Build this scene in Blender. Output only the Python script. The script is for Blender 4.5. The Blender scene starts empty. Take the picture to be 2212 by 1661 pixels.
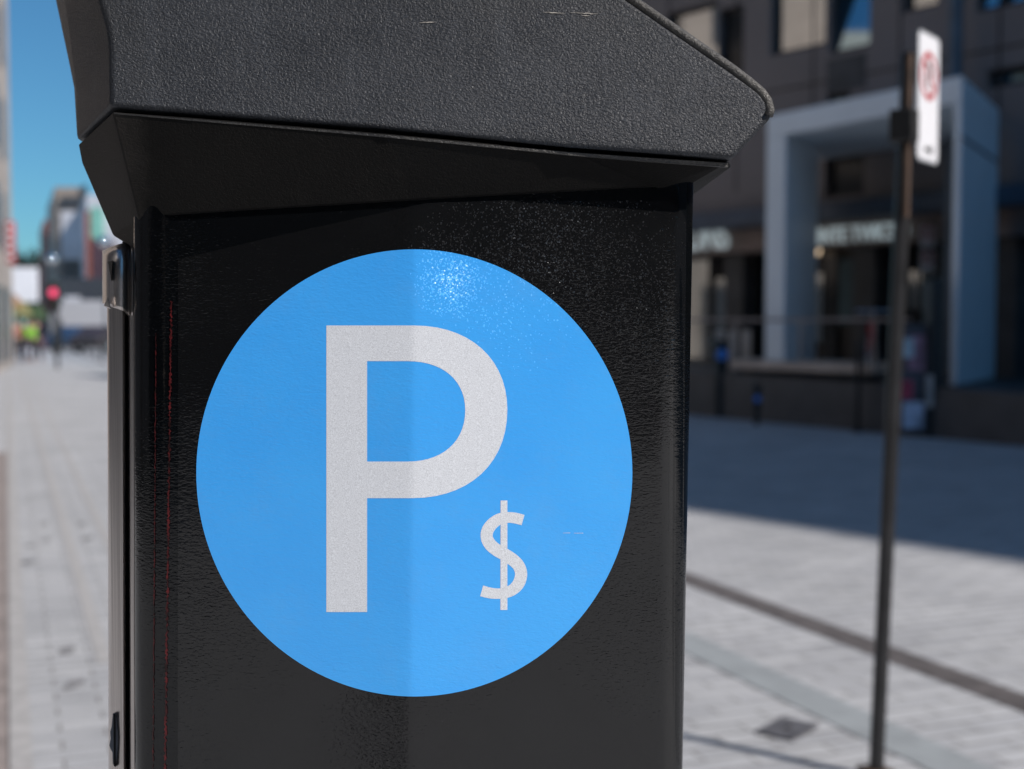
import bpy, bmesh, math, random
from mathutils import Vector, Matrix
random.seed(7)
R = math.radians
S = bpy.context.scene
COL = S.collection

# ------------------------------------------------------------------ camera
F = 2700.0; CX = 1106.0; CY = 830.5; HOR = 705.0; HC = 1.42     # photo measured on a 2212 px wide copy
PITCH = math.atan((CY - HOR) / F)
FOCUS = 0.817
cd = bpy.data.cameras.new('camera'); cam = bpy.data.objects.new('camera', cd); COL.objects.link(cam)
cam.location = (0, 0, HC); cam.rotation_euler = (math.pi / 2 - PITCH, 0, 0)
cd.sensor_width = 36; cd.lens = 36 * F / 2212.0
cd.clip_start = 0.02; cd.clip_end = 3000
cd.dof.use_dof = True; cd.dof.focus_distance = FOCUS + 0.004
cd.dof.aperture_fstop = 5.6; cd.dof.aperture_blades = 0
S.camera = cam

# ------------------------------------------------------------------ light
SUN_EL = R(40); SUN_AZ = R(35)                       # azimuth measured from +X towards -Y
sv = Vector((math.cos(SUN_EL) * math.cos(SUN_AZ), -math.cos(SUN_EL) * math.sin(SUN_AZ), math.sin(SUN_EL)))
W = bpy.data.worlds.new("World"); S.world = W; W.use_nodes = True
nt = W.node_tree; nt.nodes.clear()
sky = nt.nodes.new('ShaderNodeTexSky'); sky.sky_type = 'NISHITA'; sky.sun_disc = False
sky.sun_elevation = SUN_EL
sky.sun_rotation = math.pi / 2 + SUN_AZ              # clockwise from +Y
sky.altitude = 0; sky.air_density = 1.0; sky.dust_density = 0.4; sky.ozone_density = 3.0
bg = nt.nodes.new('ShaderNodeBackground'); bg.inputs[1].default_value = 0.077
wo = nt.nodes.new('ShaderNodeOutputWorld')
tint = nt.nodes.new('ShaderNodeMix'); tint.data_type = 'RGBA'; tint.blend_type = 'MULTIPLY'; tint.inputs[0].default_value = 1.0
tint.inputs[7].default_value = (0.49, 0.95, 1.17, 1)       # the photograph's cool, teal-leaning daylight
nt.links.new(sky.outputs[0], tint.inputs[6]); nt.links.new(tint.outputs[2], bg.inputs[0]); nt.links.new(bg.outputs[0], wo.inputs[0])
sl = bpy.data.lights.new('sun', 'SUN'); sl.energy = 5.0; sl.angle = R(0.5); sl.color = (1.0, 0.925, 0.87)
so = bpy.data.objects.new('sun', sl); COL.objects.link(so); so.location = (20, -14, 25)
so.rotation_euler = sv.to_track_quat('Z', 'Y').to_euler()
S.view_settings.view_transform = 'Standard'; S.view_settings.look = 'None'
S.view_settings.exposure = 0.0; S.view_settings.gamma = 1.0
S.cycles.max_bounces = 8

# ------------------------------------------------------------------ helpers
cp, sp = math.cos(PITCH), math.sin(PITCH)
def ray(px, py):
    u = (px - CX) / F; v = -(py - CY) / F
    return Vector((u, cp + v * sp, v * cp - sp))
def at(px, py, Y):
    d = ray(px, py); t = Y / d.y
    return Vector((d.x * t, Y, HC + d.z * t))
def G(px, py, z=0.0):
    d = ray(px, py); t = (z - HC) / d.z
    return Vector((d.x * t, d.y * t, z))
def tag(o, label=None, cat=None, group=None, kind=None):
    if label: o['label'] = label
    if cat: o['category'] = cat
    if group: o['group'] = group
    if kind: o['kind'] = kind
    return o
def empty(name, loc=(0, 0, 0), rz=0, **k):
    o = bpy.data.objects.new(name, None); COL.objects.link(o)
    o.location = loc; o.rotation_euler = (0, 0, rz); o.empty_display_size = 0.05
    return tag(o, **k)
def link(name, me, mat, parent=None, **k):
    o = bpy.data.objects.new(name, me); COL.objects.link(o)
    if mat: me.materials.append(mat)
    if parent:
        o.parent = parent
    return tag(o, **k)
def setin(o, world_parent):
    """parent keeping world-space vertex positions (parent chain has only a translation / z-rotation)"""
    o.parent = world_parent
    m = Matrix.Identity(4); p = world_parent
    chain = []
    while p: chain.append(p); p = p.parent
    for q in reversed(chain):
        m = m @ q.matrix_parent_inverse @ Matrix.LocRotScale(q.location, q.rotation_euler, q.scale)
    o.matrix_parent_inverse = m.inverted()
    return o
class MB:
    def __init__(s): s.bm = bmesh.new()
    def quad(s, *pts):
        vs = [s.bm.verts.new(p) for p in pts]; s.bm.faces.new(vs); return s
    def box(s, c, size, rz=0, rx=0, ry=0):
        m = Matrix.Translation(c) @ Matrix.Rotation(rz, 4, 'Z') @ Matrix.Rotation(ry, 4, 'Y') @ Matrix.Rotation(rx, 4, 'X') @ Matrix.Diagonal((size[0], size[1], size[2], 1))
        bmesh.ops.create_cube(s.bm, size=1, matrix=m); return s
    def cyl(s, a, b, r, r2=None, n=20):
        a = Vector(a); b = Vector(b); d = b - a
        m = Matrix.Translation((a + b) / 2) @ d.to_track_quat('Z', 'Y').to_matrix().to_4x4()
        bmesh.ops.create_cone(s.bm, cap_ends=True, segments=n, radius1=r, radius2=r if r2 is None else r2, depth=d.length, matrix=m); return s
    def ball(s, c, r, sc=(1, 1, 1), n=16):
        bmesh.ops.create_uvsphere(s.bm, u_segments=n, v_segments=n // 2 + 2, radius=r, matrix=Matrix.Translation(c) @ Matrix.Diagonal((*sc, 1))); return s
    def torus(s, c, axis, R0, r0, n=40, m=8):
        q = Vector(axis).to_track_quat('Z', 'Y').to_matrix()
        g = []
        for i in range(n):
            a = 2 * math.pi * i / n
            row = []
            for j in range(m):
                b = 2 * math.pi * j / m
                p = Vector(((R0 + r0 * math.cos(b)) * math.cos(a), (R0 + r0 * math.cos(b)) * math.sin(a), r0 * math.sin(b)))
                row.append(s.bm.verts.new(q @ p + Vector(c)))
            g.append(row)
        for i in range(n):
            for j in range(m):
                s.bm.faces.new((g[i][j], g[(i + 1) % n][j], g[(i + 1) % n][(j + 1) % m], g[i][(j + 1) % m]))
        return s
    def prism(s, base, top):
        """closed prism from two same-length loops"""
        a = [s.bm.verts.new(p) for p in base]; b = [s.bm.verts.new(p) for p in top]
        n = len(a)
        s.bm.faces.new(a[::-1]); s.bm.faces.new(b)
        for i in range(n):
            s.bm.faces.new((a[i], a[(i + 1) % n], b[(i + 1) % n], b[i]))
        return s
    def sweep(s, pts, r, n=10):
        pts = [Vector(p) for p in pts]; rings = []
        for i, p in enumerate(pts):
            t = (pts[min(i + 1, len(pts) - 1)] - pts[max(i - 1, 0)]).normalized()
            q = t.to_track_quat('Z', 'Y').to_matrix()
            rr = r[i] if isinstance(r, (list, tuple)) else r
            rings.append([s.bm.verts.new(p + q @ Vector((rr * math.cos(2 * math.pi * j / n), rr * math.sin(2 * math.pi * j / n), 0))) for j in range(n)])
        for i in range(len(rings) - 1):
            # align rings
            k0 = min(range(n), key=lambda k: (rings[i + 1][k].co - rings[i][0].co).length)
            for j in range(n):
                s.bm.faces.new((rings[i][j], rings[i][(j + 1) % n], rings[i + 1][(j + 1 + k0) % n], rings[i + 1][(j + k0) % n]))
            rings[i + 1] = rings[i + 1][k0:] + rings[i + 1][:k0]
        s.bm.faces.new(rings[0][::-1]); s.bm.faces.new(rings[-1])
        return s
    def build(s, name, mat, parent=None, smooth=False, bevel=0, seg=2, world=True, **k):
        bmesh.ops.recalc_face_normals(s.bm, faces=s.bm.faces[:])
        me = bpy.data.meshes.new(name); s.bm.to_mesh(me); s.bm.free()
        if smooth:
            for p in me.polygons: p.use_smooth = True
        o = link(name, me, mat, **k)
        if parent:
            if world: setin(o, parent)
            else: o.parent = parent
        if smooth == 'angle':
            try:
                me.set_sharp_from_angle(angle=R(35))
            except Exception: pass
        if bevel:
            b = o.modifiers.new('bevel', 'BEVEL'); b.width = bevel; b.segments = seg; b.limit_method = 'ANGLE'; b.angle_limit = R(20)
            for p in me.polygons: p.use_smooth = True
            w = o.modifiers.new('wn', 'WEIGHTED_NORMAL'); w.keep_sharp = True
        return o

# ------------------------------------------------------------------ materials
class NM:
    def __init__(s, name):
        s.m = bpy.data.materials.new(name); s.m.use_nodes = True; s.t = s.m.node_tree
        s.p = s.t.nodes['Principled BSDF']; s.tc = s.t.nodes.new('ShaderNodeTexCoord')
    def n(s, typ, **k):
        x = s.t.nodes.new(typ)
        for a, b in k.items(): setattr(x, a, b)
        return x
    def L(s, a, b): s.t.links.new(a, b)
    def mapping(s, scale=(1, 1, 1), rot=(0, 0, 0), loc=(0, 0, 0), src='Object'):
        m = s.n('ShaderNodeMapping'); m.inputs['Scale'].default_value = scale; m.inputs['Rotation'].default_value = rot; m.inputs['Location'].default_value = loc
        s.L(s.tc.outputs[src], m.inputs[0]); return m.outputs[0]
    def noise(s, scale, detail=4, rough=0.5, vec=None, dist=0.0):
        x = s.n('ShaderNodeTexNoise'); x.inputs['Scale'].default_value = scale; x.inputs['Detail'].default_value = detail
        x.inputs['Roughness'].default_value = rough; x.inputs['Distortion'].default_value = dist
        s.L(vec if vec is not None else s.tc.outputs['Object'], x.inputs['Vector']); return x.outputs[0]
    def ramp(s, fac, stops):
        x = s.n('ShaderNodeValToRGB'); e = x.color_ramp.elements
        while len(e) < len(stops): e.new(0.5)
        for i, (p, c) in enumerate(stops):
            e[i].position = p; e[i].color = (c, c, c, 1) if isinstance(c, (int, float)) else (*c, 1)
        s.L(fac, x.inputs[0]); return x.outputs[0]
    def mix(s, fac, a, b, mode='MIX'):
        x = s.n('ShaderNodeMix', data_type='RGBA', blend_type=mode)
        for sock, v in ((x.inputs[0], fac), (x.inputs[6], a), (x.inputs[7], b)):
            if hasattr(v, 'is_linked'): s.L(v, sock)
            elif isinstance(v, (int, float)): sock.default_value = v
            else: sock.default_value = (*v, 1)
        return x.outputs[2]
    def math(s, op, a, b=0.0, c=0.0):
        x = s.n('ShaderNodeMath', operation=op)
        for i, v in enumerate((a, b, c)):
            if hasattr(v, 'is_linked'): s.L(v, x.inputs[i])
            else: x.inputs[i].default_value = v
        return x.outputs[0]
    def bump(s, h, strength, dist, prev=None):
        x = s.n('ShaderNodeBump'); x.inputs['Strength'].default_value = strength; x.inputs['Distance'].default_value = dist
        s.L(h, x.inputs['Height'])
        if prev is not None: s.L(prev, x.inputs['Normal'])
        return x.outputs[0]
    def set(s, **k):
        for a, v in k.items():
            sock = s.p.inputs[a.replace('_', ' ')]
            if hasattr(v, 'is_linked'): s.L(v, sock)
            elif isinstance(v, (tuple, list)) and len(v) == 3: sock.default_value = (*v, 1)
            else: sock.default_value = v
        return s
def simple(name, col, rough=0.6, metal=0.0, var=0.15, scale=3.0, bump=0.0, bscale=40, spec=0.5, emit=None):
    q = NM(name)
    a = tuple(c * (1 - var) for c in col); b = tuple(min(1, c * (1 + var)) for c in col)
    c = q.mix(q.ramp(q.noise(scale, 5), [(0.35, 0.0), (0.65, 1.0)]), a, b)
    q.set(Base_Color=c, Roughness=rough, Metallic=metal)
    q.p.inputs['Specular IOR Level'].default_value = spec
    if bump: q.set(Normal=q.bump(q.noise(bscale, 4), 0.6, bump))
    if emit:
        q.p.inputs['Emission Color'].default_value = (*emit[0], 1); q.p.inputs['Emission Strength'].default_value = emit[1]
    return q.m
M = {}
STREET = R(22)                                     # street runs 22 degrees left of straight ahead
def m_paving():
    q = NM('pale_paving')
    v = q.mapping(rot=(0, 0, -STREET))
    br = q.n('ShaderNodeTexBrick'); q.L(v, br.inputs['Vector'])
    br.inputs['Scale'].default_value = 1.0; br.inputs['Brick Width'].default_value = 0.30; br.inputs['Row Height'].default_value = 0.10
    br.inputs['Mortar Size'].default_value = 0.006; br.inputs['Mortar Smooth'].default_value = 0.3; br.inputs['Bias'].default_value = 0.0
    br.inputs['Color1'].default_value = (0.495, 0.505, 0.515, 1); br.inputs['Color2'].default_value = (0.395, 0.405, 0.42, 1); br.inputs['Mortar'].default_value = (0.2, 0.195, 0.19, 1)
    big = q.ramp(q.noise(0.9, 5, 0.6), [(0.3, 0.84), (0.7, 1.06)])
    st = q.ramp(q.noise(7, 6, 0.65, q.mapping(scale=(0.5, 1.6, 1), rot=(0, 0, -STREET))), [(0.32, 0.80), (0.5, 1.0), (0.8, 1.06)])
    c = q.mix(1.0, q.mix(1.0, br.outputs[0], big, 'MULTIPLY'), st, 'MULTIPLY')
    q.set(Base_Color=c, Roughness=0.75, Normal=q.bump(br.outputs['Fac'], -0.4, 0.004))
    return q.m
M['paving'] = m_paving()
M['band_dark'] = simple('brown_granite_band', (0.105, 0.095, 0.093), 0.7, var=0.3, scale=9)
M['band_blue'] = simple('smooth_grey_granite', (0.30, 0.325, 0.335), 0.65, var=0.1, scale=6)
M['joint'] = simple('dark_joint', (0.385, 0.38, 0.375), 0.8, var=0.12, scale=14)
M['border'] = simple('rusty_brown_paving', (0.26, 0.225, 0.21), 0.8, var=0.2, scale=8)
M['stain'] = simple('ground_stain', (0.20, 0.20, 0.205), 0.8, var=0.2, scale=20)
M['iron'] = simple('worn_iron', (0.13, 0.13, 0.14), 0.55, 0.3, var=0.35, scale=25, bump=0.002)

# ---- meter body paint: glossy black with an orange-peel clear film
def orange_peel(q, k=1.0, dist=0.0006):
    v = q.mapping(scale=(1.0, 1.0, 2.3))
    n1 = q.noise(330, 2.0, 0.45, v, 0.5)
    n2 = q.noise(120, 2, 0.5, v)
    h = q.math('ADD', n1, q.math('MULTIPLY', n2, 0.6))
    return h
def sparkle(q, nrm, spots, bias, spread=1.5):
    """sparse steep micro bubbles in the film, denser in a few worn patches"""
    vo = q.n('ShaderNodeTexVoronoi'); vo.inputs['Scale'].default_value = 1250; q.L(q.tc.outputs['Object'], vo.inputs['Vector'])
    sp_ = q.n('ShaderNodeSeparateColor'); q.L(vo.outputs['Color'], sp_.inputs[0])
    dens = 0.0
    for c, rad, k in spots:
        d = q.n('ShaderNodeVectorMath', operation='DISTANCE'); q.L(q.tc.outputs['Object'], d.inputs[0]); d.inputs[1].default_value = tuple(c)
        f = q.math('MULTIPLY', q.ramp(q.math('DIVIDE', d.outputs['Value'], rad), [(0.0, 1.0), (1.0, 0.0)]), k)
        dens = q.math('MAXIMUM', dens, f)
    pick = q.math('LESS_THAN', sp_.outputs[2], dens)
    cm = q.n('ShaderNodeVectorMath', operation='SUBTRACT'); q.L(vo.outputs['Color'], cm.inputs[0]); cm.inputs[1].default_value = (.5 - bias[0], .5 - bias[1], .5 - bias[2])
    cs_ = q.n('ShaderNodeVectorMath', operation='SCALE'); q.L(cm.outputs[0], cs_.inputs[0]); cs_.inputs['Scale'].default_value = spread
    gate = q.n('ShaderNodeVectorMath', operation='SCALE'); q.L(cs_.outputs[0], gate.inputs[0]); q.L(pick, gate.inputs['Scale'])
    ad = q.n('ShaderNodeVectorMath', operation='ADD'); q.L(nrm, ad.inputs[0]); q.L(gate.outputs[0], ad.inputs[1])
    no = q.n('ShaderNodeVectorMath', operation='NORMALIZE'); q.L(ad.outputs[0], no.inputs[0])
    q.set(Normal=no.outputs[0])
    ri = q.p.inputs['Roughness']; r0 = ri.links[0].from_socket if ri.is_linked else ri.default_value
    q.set(Roughness=q.math('ADD', r0, q.math('MULTIPLY', pick, 0.24)))
    return pick
def m_body(name, base, rough, ior):
    q = NM(name)
    sx = q.n('ShaderNodeSeparateXYZ'); q.L(q.tc.outputs['Object'], sx.inputs[0])
    h = orange_peel(q)
    dust = q.ramp(q.noise(900, 3, 0.7), [(0.70, 0.0), (0.78, 1.0)])
    dirt = q.ramp(q.noise(16, 6, 0.65), [(0.45, 0.0), (0.75, 1.0)])
    c = q.mix(q.math('MULTIPLY', dust, 0.35), base, (0.16, 0.16, 0.16))
    c = q.mix(q.math('MULTIPLY', dirt, 0.25), c, tuple(x * 2.2 for x in base))
    q.set(Base_Color=c, Roughness=q.ramp(q.noise(23, 5, 0.6), [(0.3, rough * 0.6), (0.7, rough * 1.4)]))
    patch = q.ramp(q.noise(11, 3, 0.5), [(0.35, 0.35), (0.65, 1.5)])
    nb_ = q.bump(q.math('MULTIPLY', h, patch), 1.0, 0.00014); q.set(IOR=ior)
    if ior > 1.63: sparkle(q, nb_, [((onface(1180, 560)), .085, .26), ((onface(1400, 660)), .065, .22), ((onface(985, 575)), .040, .3)], (.50, 0, .43), .88)
    else: q.set(Normal=nb_)
    return q.m
def m_blue():
    q = NM('blue_reflective_vinyl')
    h = orange_peel(q)
    c = q.mix(q.ramp(q.noise(9, 4), [(0.3, 0.0), (0.7, 1.0)]), (0.05, 0.375, 0.93), (0.062, 0.42, 0.97))
    c = q.mix(q.math('MULTIPLY', q.ramp(q.noise(700, 3, 0.7), [(0.68, 0.0), (0.78, 1.0)]), 0.30), c, (0.30, 0.42, 0.55))
    c = q.mix(q.math('MULTIPLY', q.ramp(q.noise(28, 6, 0.7), [(0.5, 0.0), (0.75, 1.0)]), 0.10), c, (0.22, 0.36, 0.55))
    q.set(Base_Color=c, Roughness=0.16, IOR=1.6)
    sparkle(q, q.bump(h, 1.0, 0.00014), [(onface(975, 608), .028, .5), (onface(1090, 640), .055, .08)], (.66, 0, .56), .75)
    return q.m
def m_silver():
    q = NM('silver_retroreflective_vinyl')
    g = q.noise(1500, 2, 0.6)
    c = q.mix(q.ramp(g, [(0.3, 0.0), (0.7, 1.0)]), (0.54, 0.57, 0.61), (0.81, 0.85, 0.90))
    q.set(Base_Color=c, Roughness=0.4, Metallic=0.0, Normal=q.bump(orange_peel(q), 1.0, 0.00006))
    return q.m
M['silver'] = m_silver()
def m_leather(name, a, b, rough, bs=0.0011, sc=330):
    q = NM(name)
    v = q.mapping(rot=(0.1, 0.35, 0.2), scale=(1, 1, 1.25))
    n1 = q.noise(sc, 3, 0.5, v, 0.8)
    n0 = q.noise(sc * 0.3, 2, 0.5, v)
    h = q.math('ADD', q.ramp(n1, [(0.36, 0.0), (0.62, 1.0)]), q.math('MULTIPLY', n0, 0.7))
    w = q.ramp(q.noise(13, 6, 0.62, q.mapping(scale=(0.7, 1, 1.6))), [(0.3, 0.0), (0.7, 1.0)])
    w2 = q.ramp(q.noise(5, 3, 0.5), [(0.52, 0.0), (0.7, 1.0)])
    c = q.mix(w, a, b)
    stk = q.ramp(q.noise(1.0, 4, 0.6, q.mapping(scale=(70, 70, 6))), [(0.52, 0.0), (0.72, 1.0)])
    c = q.mix(q.math('MULTIPLY', stk, 0.30), c, tuple(x * 1.7 for x in b)); c = q.mix(q.math('MULTIPLY', w2, 0.5), c, (b[0] * 1.15, b[1] * 1.02, b[2] * 0.8))
    c = q.mix(q.math('MULTIPLY', q.ramp(n1, [(0.55, 0.0), (0.7, 1.0)]), 0.35), c, tuple(x * 1.8 for x in b))
    if name.startswith('fine'):      # bounced light painted into the hood's left end, with chalky rubbed edges
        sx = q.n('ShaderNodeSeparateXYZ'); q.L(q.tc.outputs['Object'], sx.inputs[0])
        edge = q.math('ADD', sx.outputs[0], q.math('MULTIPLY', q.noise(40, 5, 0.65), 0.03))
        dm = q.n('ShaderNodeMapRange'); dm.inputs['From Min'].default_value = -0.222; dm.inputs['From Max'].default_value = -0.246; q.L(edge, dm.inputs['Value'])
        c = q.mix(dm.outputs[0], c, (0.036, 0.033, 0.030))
    q.set(Base_Color=c, Roughness=rough, Normal=q.bump(h, 0.9, bs))
    return q.m
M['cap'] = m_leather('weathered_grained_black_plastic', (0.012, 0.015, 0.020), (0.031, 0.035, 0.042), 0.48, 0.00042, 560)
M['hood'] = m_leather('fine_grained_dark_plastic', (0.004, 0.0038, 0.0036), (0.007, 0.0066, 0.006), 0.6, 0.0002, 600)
M['hood'].node_tree.nodes['Principled BSDF'].inputs['Specular IOR Level'].default_value = 0.15
M['trim'] = m_leather('rubbed_edge_trim', (0.035, 0.036, 0.038), (0.085, 0.082, 0.075), 0.5, 0.0005, 500)
M['gap'] = simple('black_gap', (0.004, 0.004, 0.004), 0.9)
def m_rail():
    q = NM('brushed_steel')
    v = q.mapping(scale=(900, 900, 3))
    n = q.noise(1.0, 3, 0.6, v)
    c = q.mix(q.ramp(n, [(0.3, 0.0), (0.7, 1.0)]), (0.50, 0.46, 0.44), (0.80, 0.75, 0.71))
    q.set(Base_Color=c, Roughness=0.30, Metallic=0.95, Normal=q.bump(n, 0.25, 0.0002))
    return q.m
M['rail'] = m_rail()
M['chip'] = simple('chipped_grey_primer', (0.13, 0.14, 0.16), 0.7, var=0.3, scale=60)
M['red'] = simple('dark_red_line', (0.055, 0.005, 0.006), 0.3, var=0.8, scale=160)
M['scratch'] = simple('pale_scratch', (0.30, 0.28, 0.25), 0.7, var=0.5, scale=300)

# ------------------------------------------------------------------ pay station
K = 0.012                                            # slight lean of the cabinet
Xc = (890 - CX) / F * FOCUS
SL = math.tan(R(4.5))
def flatY(X): return FOCUS + (math.sqrt((X - Xc) ** 2 + .0022 ** 2) - .0022) * SL
def solveX(px, off=0):
    X = (px - CX) / F * FOCUS
    for _ in range(8): X = (px - CX) / F * flatY(X)
    return X
XL, XR = solveX(374), solveX(1432)
def arc(x0, y0, sgn, r, n, a0, a1, ry=None):
    ry = ry or r
    return [(x0 + sgn * r * math.sin(R(a)), y0 + ry * (1 - math.cos(R(a)))) for a in [a0 + (a1 - a0) * i / n for i in range(n + 1)]]
rl, rr_ = 0.0335, 0.0200
left = arc(XL, flatY(XL), -1, rl, 18, 0, 90, .024)[::-1]
right = arc(XR, flatY(XR), 1, rr_, 14, 0, 90)
PLAN = [(left[0][0], 1.12)] + left + [(XL + (Xc - XL) * i / 10, 0) for i in range(1, 9)] + [(Xc + d_ * .001, 0) for d_ in (-7, -5, -3.5, -2.5, -1.6, -.8, 0, .8, 1.6, 2.5, 3.5, 5, 7)] + [(Xc + (XR - Xc) * i / 10, 0) for i in range(2, 10)] + right + [(right[-1][0], 1.12)]
PLAN = [(x, flatY(x) if y == 0 else y) for x, y in PLAN]
def prof(X):
    if X <= PLAN[1][0]: return PLAN[1][1]
    for (x0, y0), (x1, y1) in zip(PLAN[1:-1], PLAN[2:-1]):
        if x0 <= X <= x1:
            return y0 + (y1 - y0) * (X - x0) / max(1e-9, x1 - x0)
    return PLAN[-2][1]
ZC = HC - 0.09
def onface(px, py, off=0.0):
    Y = FOCUS
    for _ in range(12):
        p = at(px, py, Y)
        Y = 0.5 * Y + 0.5 * (prof(p.x - K * (p.z - ZC)) - off)
    return at(px, py, Y)
M['body'] = m_body('glossy_black_body_paint', (0.0025, 0.003, 0.0035), 0.06, 1.55)
M['film'] = m_body('clear_film_over_black', (0.0055, 0.0058, 0.0062), 0.04, 1.64)
M['blue'] = m_blue()
def zline(pts):
    def f(X):
        for (a, b) in zip(pts, pts[1:]):
            if X <= b[0] or b is pts[-1]:
                return a[1] + (b[1] - a[1]) * (X - a[0]) / (b[0] - a[0])
    return f
jp = [onface(302, 470), onface(890, 433), onface(1486, 400)]
ztop = zline([(p.x, p.z) for p in jp])

meter = empty('parking_pay_station', (-0.05, 0.97, 0.0), label='black pay station with a round blue P and dollar sticker, close in front', cat='parking meter')
def ribbonmesh(plan, zb, zt, name, mat, closed=True, rows=2, **k):
    bm = bmesh.new(); g = []
    for r in range(rows):
        t = r / (rows - 1); row = []
        for (x, y) in plan:
            z1 = zt(x) if callable(zt) else zt
            z = zb + (z1 - zb) * t
            row.append(bm.verts.new((x + K * (z - ZC), y, z)))
        g.append(row)
    n = len(plan)
    for r in range(rows - 1):
        for i in range(n if closed else n - 1):
            bm.faces.new((g[r][i], g[r][(i + 1) % n], g[r + 1][(i + 1) % n], g[r + 1][i]))
    if closed:
        bm.faces.new(g[0][::-1]); bm.faces.new(g[-1])
    bmesh.ops.recalc_face_normals(bm, faces=bm.faces[:])
    me = bpy.data.meshes.new(name); bm.to_mesh(me); bm.free()
    for p in me.polygons: p.use_smooth = True
    me.set_sharp_from_angle(angle=R(20))
    o = link(name, me, mat, **k); setin(o, meter); return o
cab = ribbonmesh(PLAN, 0.62, lambda x: ztop(x) + 0.012, 'cabinet', M['body'])
# pedestal and foot below the frame
pb = MB(); pb.box((-0.06, 0.985, 0.33), (0.20, 0.16, 0.60)); pb.build('pedestal', M['body'], meter, bevel=0.012, seg=3)
pb = MB(); pb.box((-0.06, 0.985, 0.015), (0.30, 0.26, 0.03)); pb.build('base_plate', M['body'], meter, bevel=0.005)

def bez(pts, n=14):
    """list of ('L',p) / ('C',c1,c2,p) starting with a point"""
    out = [pts[0]]
    for s_ in pts[1:]:
        if s_[0] == 'L': out.append(s_[1])
        else:
            p0 = out[-1]; _, c1, c2, p3 = s_
            for i in range(1, n + 1):
                t = i / n; a = (1 - t) ** 3; b = 3 * t * (1 - t) ** 2; c = 3 * t * t * (1 - t); d = t ** 3
                out.append((a * p0[0] + b * c1[0] + c * c2[0] + d * p3[0], a * p0[1] + b * c1[1] + c * c2[1] + d * p3[1]))
    return out
def decal(name, loops, off, mat, parent, step=18.0, extra=(), **k):
    """fills pixel-space loops (first outer, others holes), cuts them into strips and lays them on the cabinet"""
    cu = bpy.data.curves.new('tmp', 'CURVE'); cu.dimensions = '2D'; cu.fill_mode = 'BOTH'
    for lp in loops:
        s_ = cu.splines.new('POLY'); s_.points.add(len(lp) - 1); s_.use_cyclic_u = True
        for i, (x, y) in enumerate(lp): s_.points[i].co = (x / 1000, -y / 1000, 0, 1)
    oo = bpy.data.objects.new('tmp', cu)
    me0 = oo.to_mesh(); bm = bmesh.new(); bm.from_mesh(me0); oo.to_mesh_clear()
    bpy.data.objects.remove(oo); bpy.data.curves.remove(cu)
    xs = [v.co.x for v in bm.verts]
    cuts = [x / 1000 for x in extra]
    x = min(xs) + step / 1000
    while x < max(xs): cuts.append(x); x += step / 1000
    for c in cuts:
        bmesh.ops.bisect_plane(bm, geom=bm.verts[:] + bm.edges[:] + bm.faces[:], plane_co=(c, 0, 0), plane_no=(1, 0, 0))
    for v in bm.verts: v.co = onface(v.co.x * 1000, -v.co.y * 1000, off)
    bmesh.ops.recalc_face_normals(bm, faces=bm.faces[:])
    if sum(f.normal.y * f.calc_area() for f in bm.faces) > 0: bmesh.ops.reverse_faces(bm, faces=bm.faces[:])
    me = bpy.data.meshes.new(name); bm.to_mesh(me); bm.free()
    for p in me.polygons: p.use_smooth = True
    o = link(name, me, mat, **k); setin(o, parent); return o
# clear film with a rounded upper corner; its slanted edge draws the cap's shadow
def rnd(x, y, r, a0, a1, n=8): return [(x + r * math.cos(R(a0 + (a1 - a0) * i / n)), y + r * math.sin(R(a0 + (a1 - a0) * i / n))) for i in range(n + 1)]
film = [(384, 1800), (384, 560), (640, 500), (922, 438), (1100, 433)] + [(x, y) for x, y in rnd(1428, 488, 55, -90, -8)] + [(1470, 1800)]
decal('clear_film', [film], 0.00035, M['film'], meter, step=30, extra=(870, 876, 881, 885, 888, 890, 893, 896, 900, 905, 911, 1425, 1435, 1445, 1455, 1462, 1468, 1474, 1478, 1481))
disc_pts = [(895 + 471 * math.cos(2 * math.pi * i / 180), 1021.5 + 483 * math.sin(2 * math.pi * i / 180)) for i in range(180)]
disc = decal('round_sticker', [disc_pts], 0.00048, M['blue'], meter, step=40, extra=(867, 873, 878, 882, 885, 888, 890, 893, 896, 899, 903, 908, 914))
P_out = bez([(705, 703), ('L', (895, 703)), ('C', (1015, 703), (1096, 775), (1096, 885)), ('C', (1096, 1000), (1015, 1076), (890, 1076)), ('L', (793, 1076)), ('L', (793, 1322)), ('L', (705, 1322))])
P_in = bez([(793, 780), ('L', (880, 780)), ('C', (958, 780), (1005, 822), (1005, 886)), ('C', (1005, 955), (955, 997), (880, 997)), ('L', (793, 997))])
decal('letter', [P_out, P_in], 0.00058, M['silver'], disc, step=40, extra=(867, 873, 878, 882, 885, 888, 890, 893, 896, 899, 903, 908, 914))
def V_(cx, cy): return (719.8 + .3755 * cx, 1052 + .3755 * cy)
Sc = [(1092, 190, 31), (1045, 178, 31), (1000, 175, 31), (955, 184, 32), (915, 212, 34), (888, 250, 35), (884, 292, 35), (905, 332, 36), (945, 365, 36), (990, 390, 36), (1035, 420, 36), (1068, 455, 35), (1081, 500, 35), (1070, 548, 35), (1040, 585, 33), (1000, 606, 31), (955, 613, 30), (905, 610, 31), (854, 597, 32)]
def catmull(P, n=5):
    out = []
    for i in range(len(P) - 1):
        p0, p1, p2, p3 = P[max(i - 1, 0)], P[i], P[i + 1], P[min(i + 2, len(P) - 1)]
        for j in range(n):
            t = j / n
            out.append(tuple(0.5 * ((2 * b) + (-a + c) * t + (2 * a - 5 * b + 4 * c - d) * t * t + (-a + 3 * b - 3 * c + d) * t ** 3) for a, b, c, d in zip(p0, p1, p2, p3)))
    out.append(P[-1]); return out
cs = catmull(Sc); Lp, Rp = [], []
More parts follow.
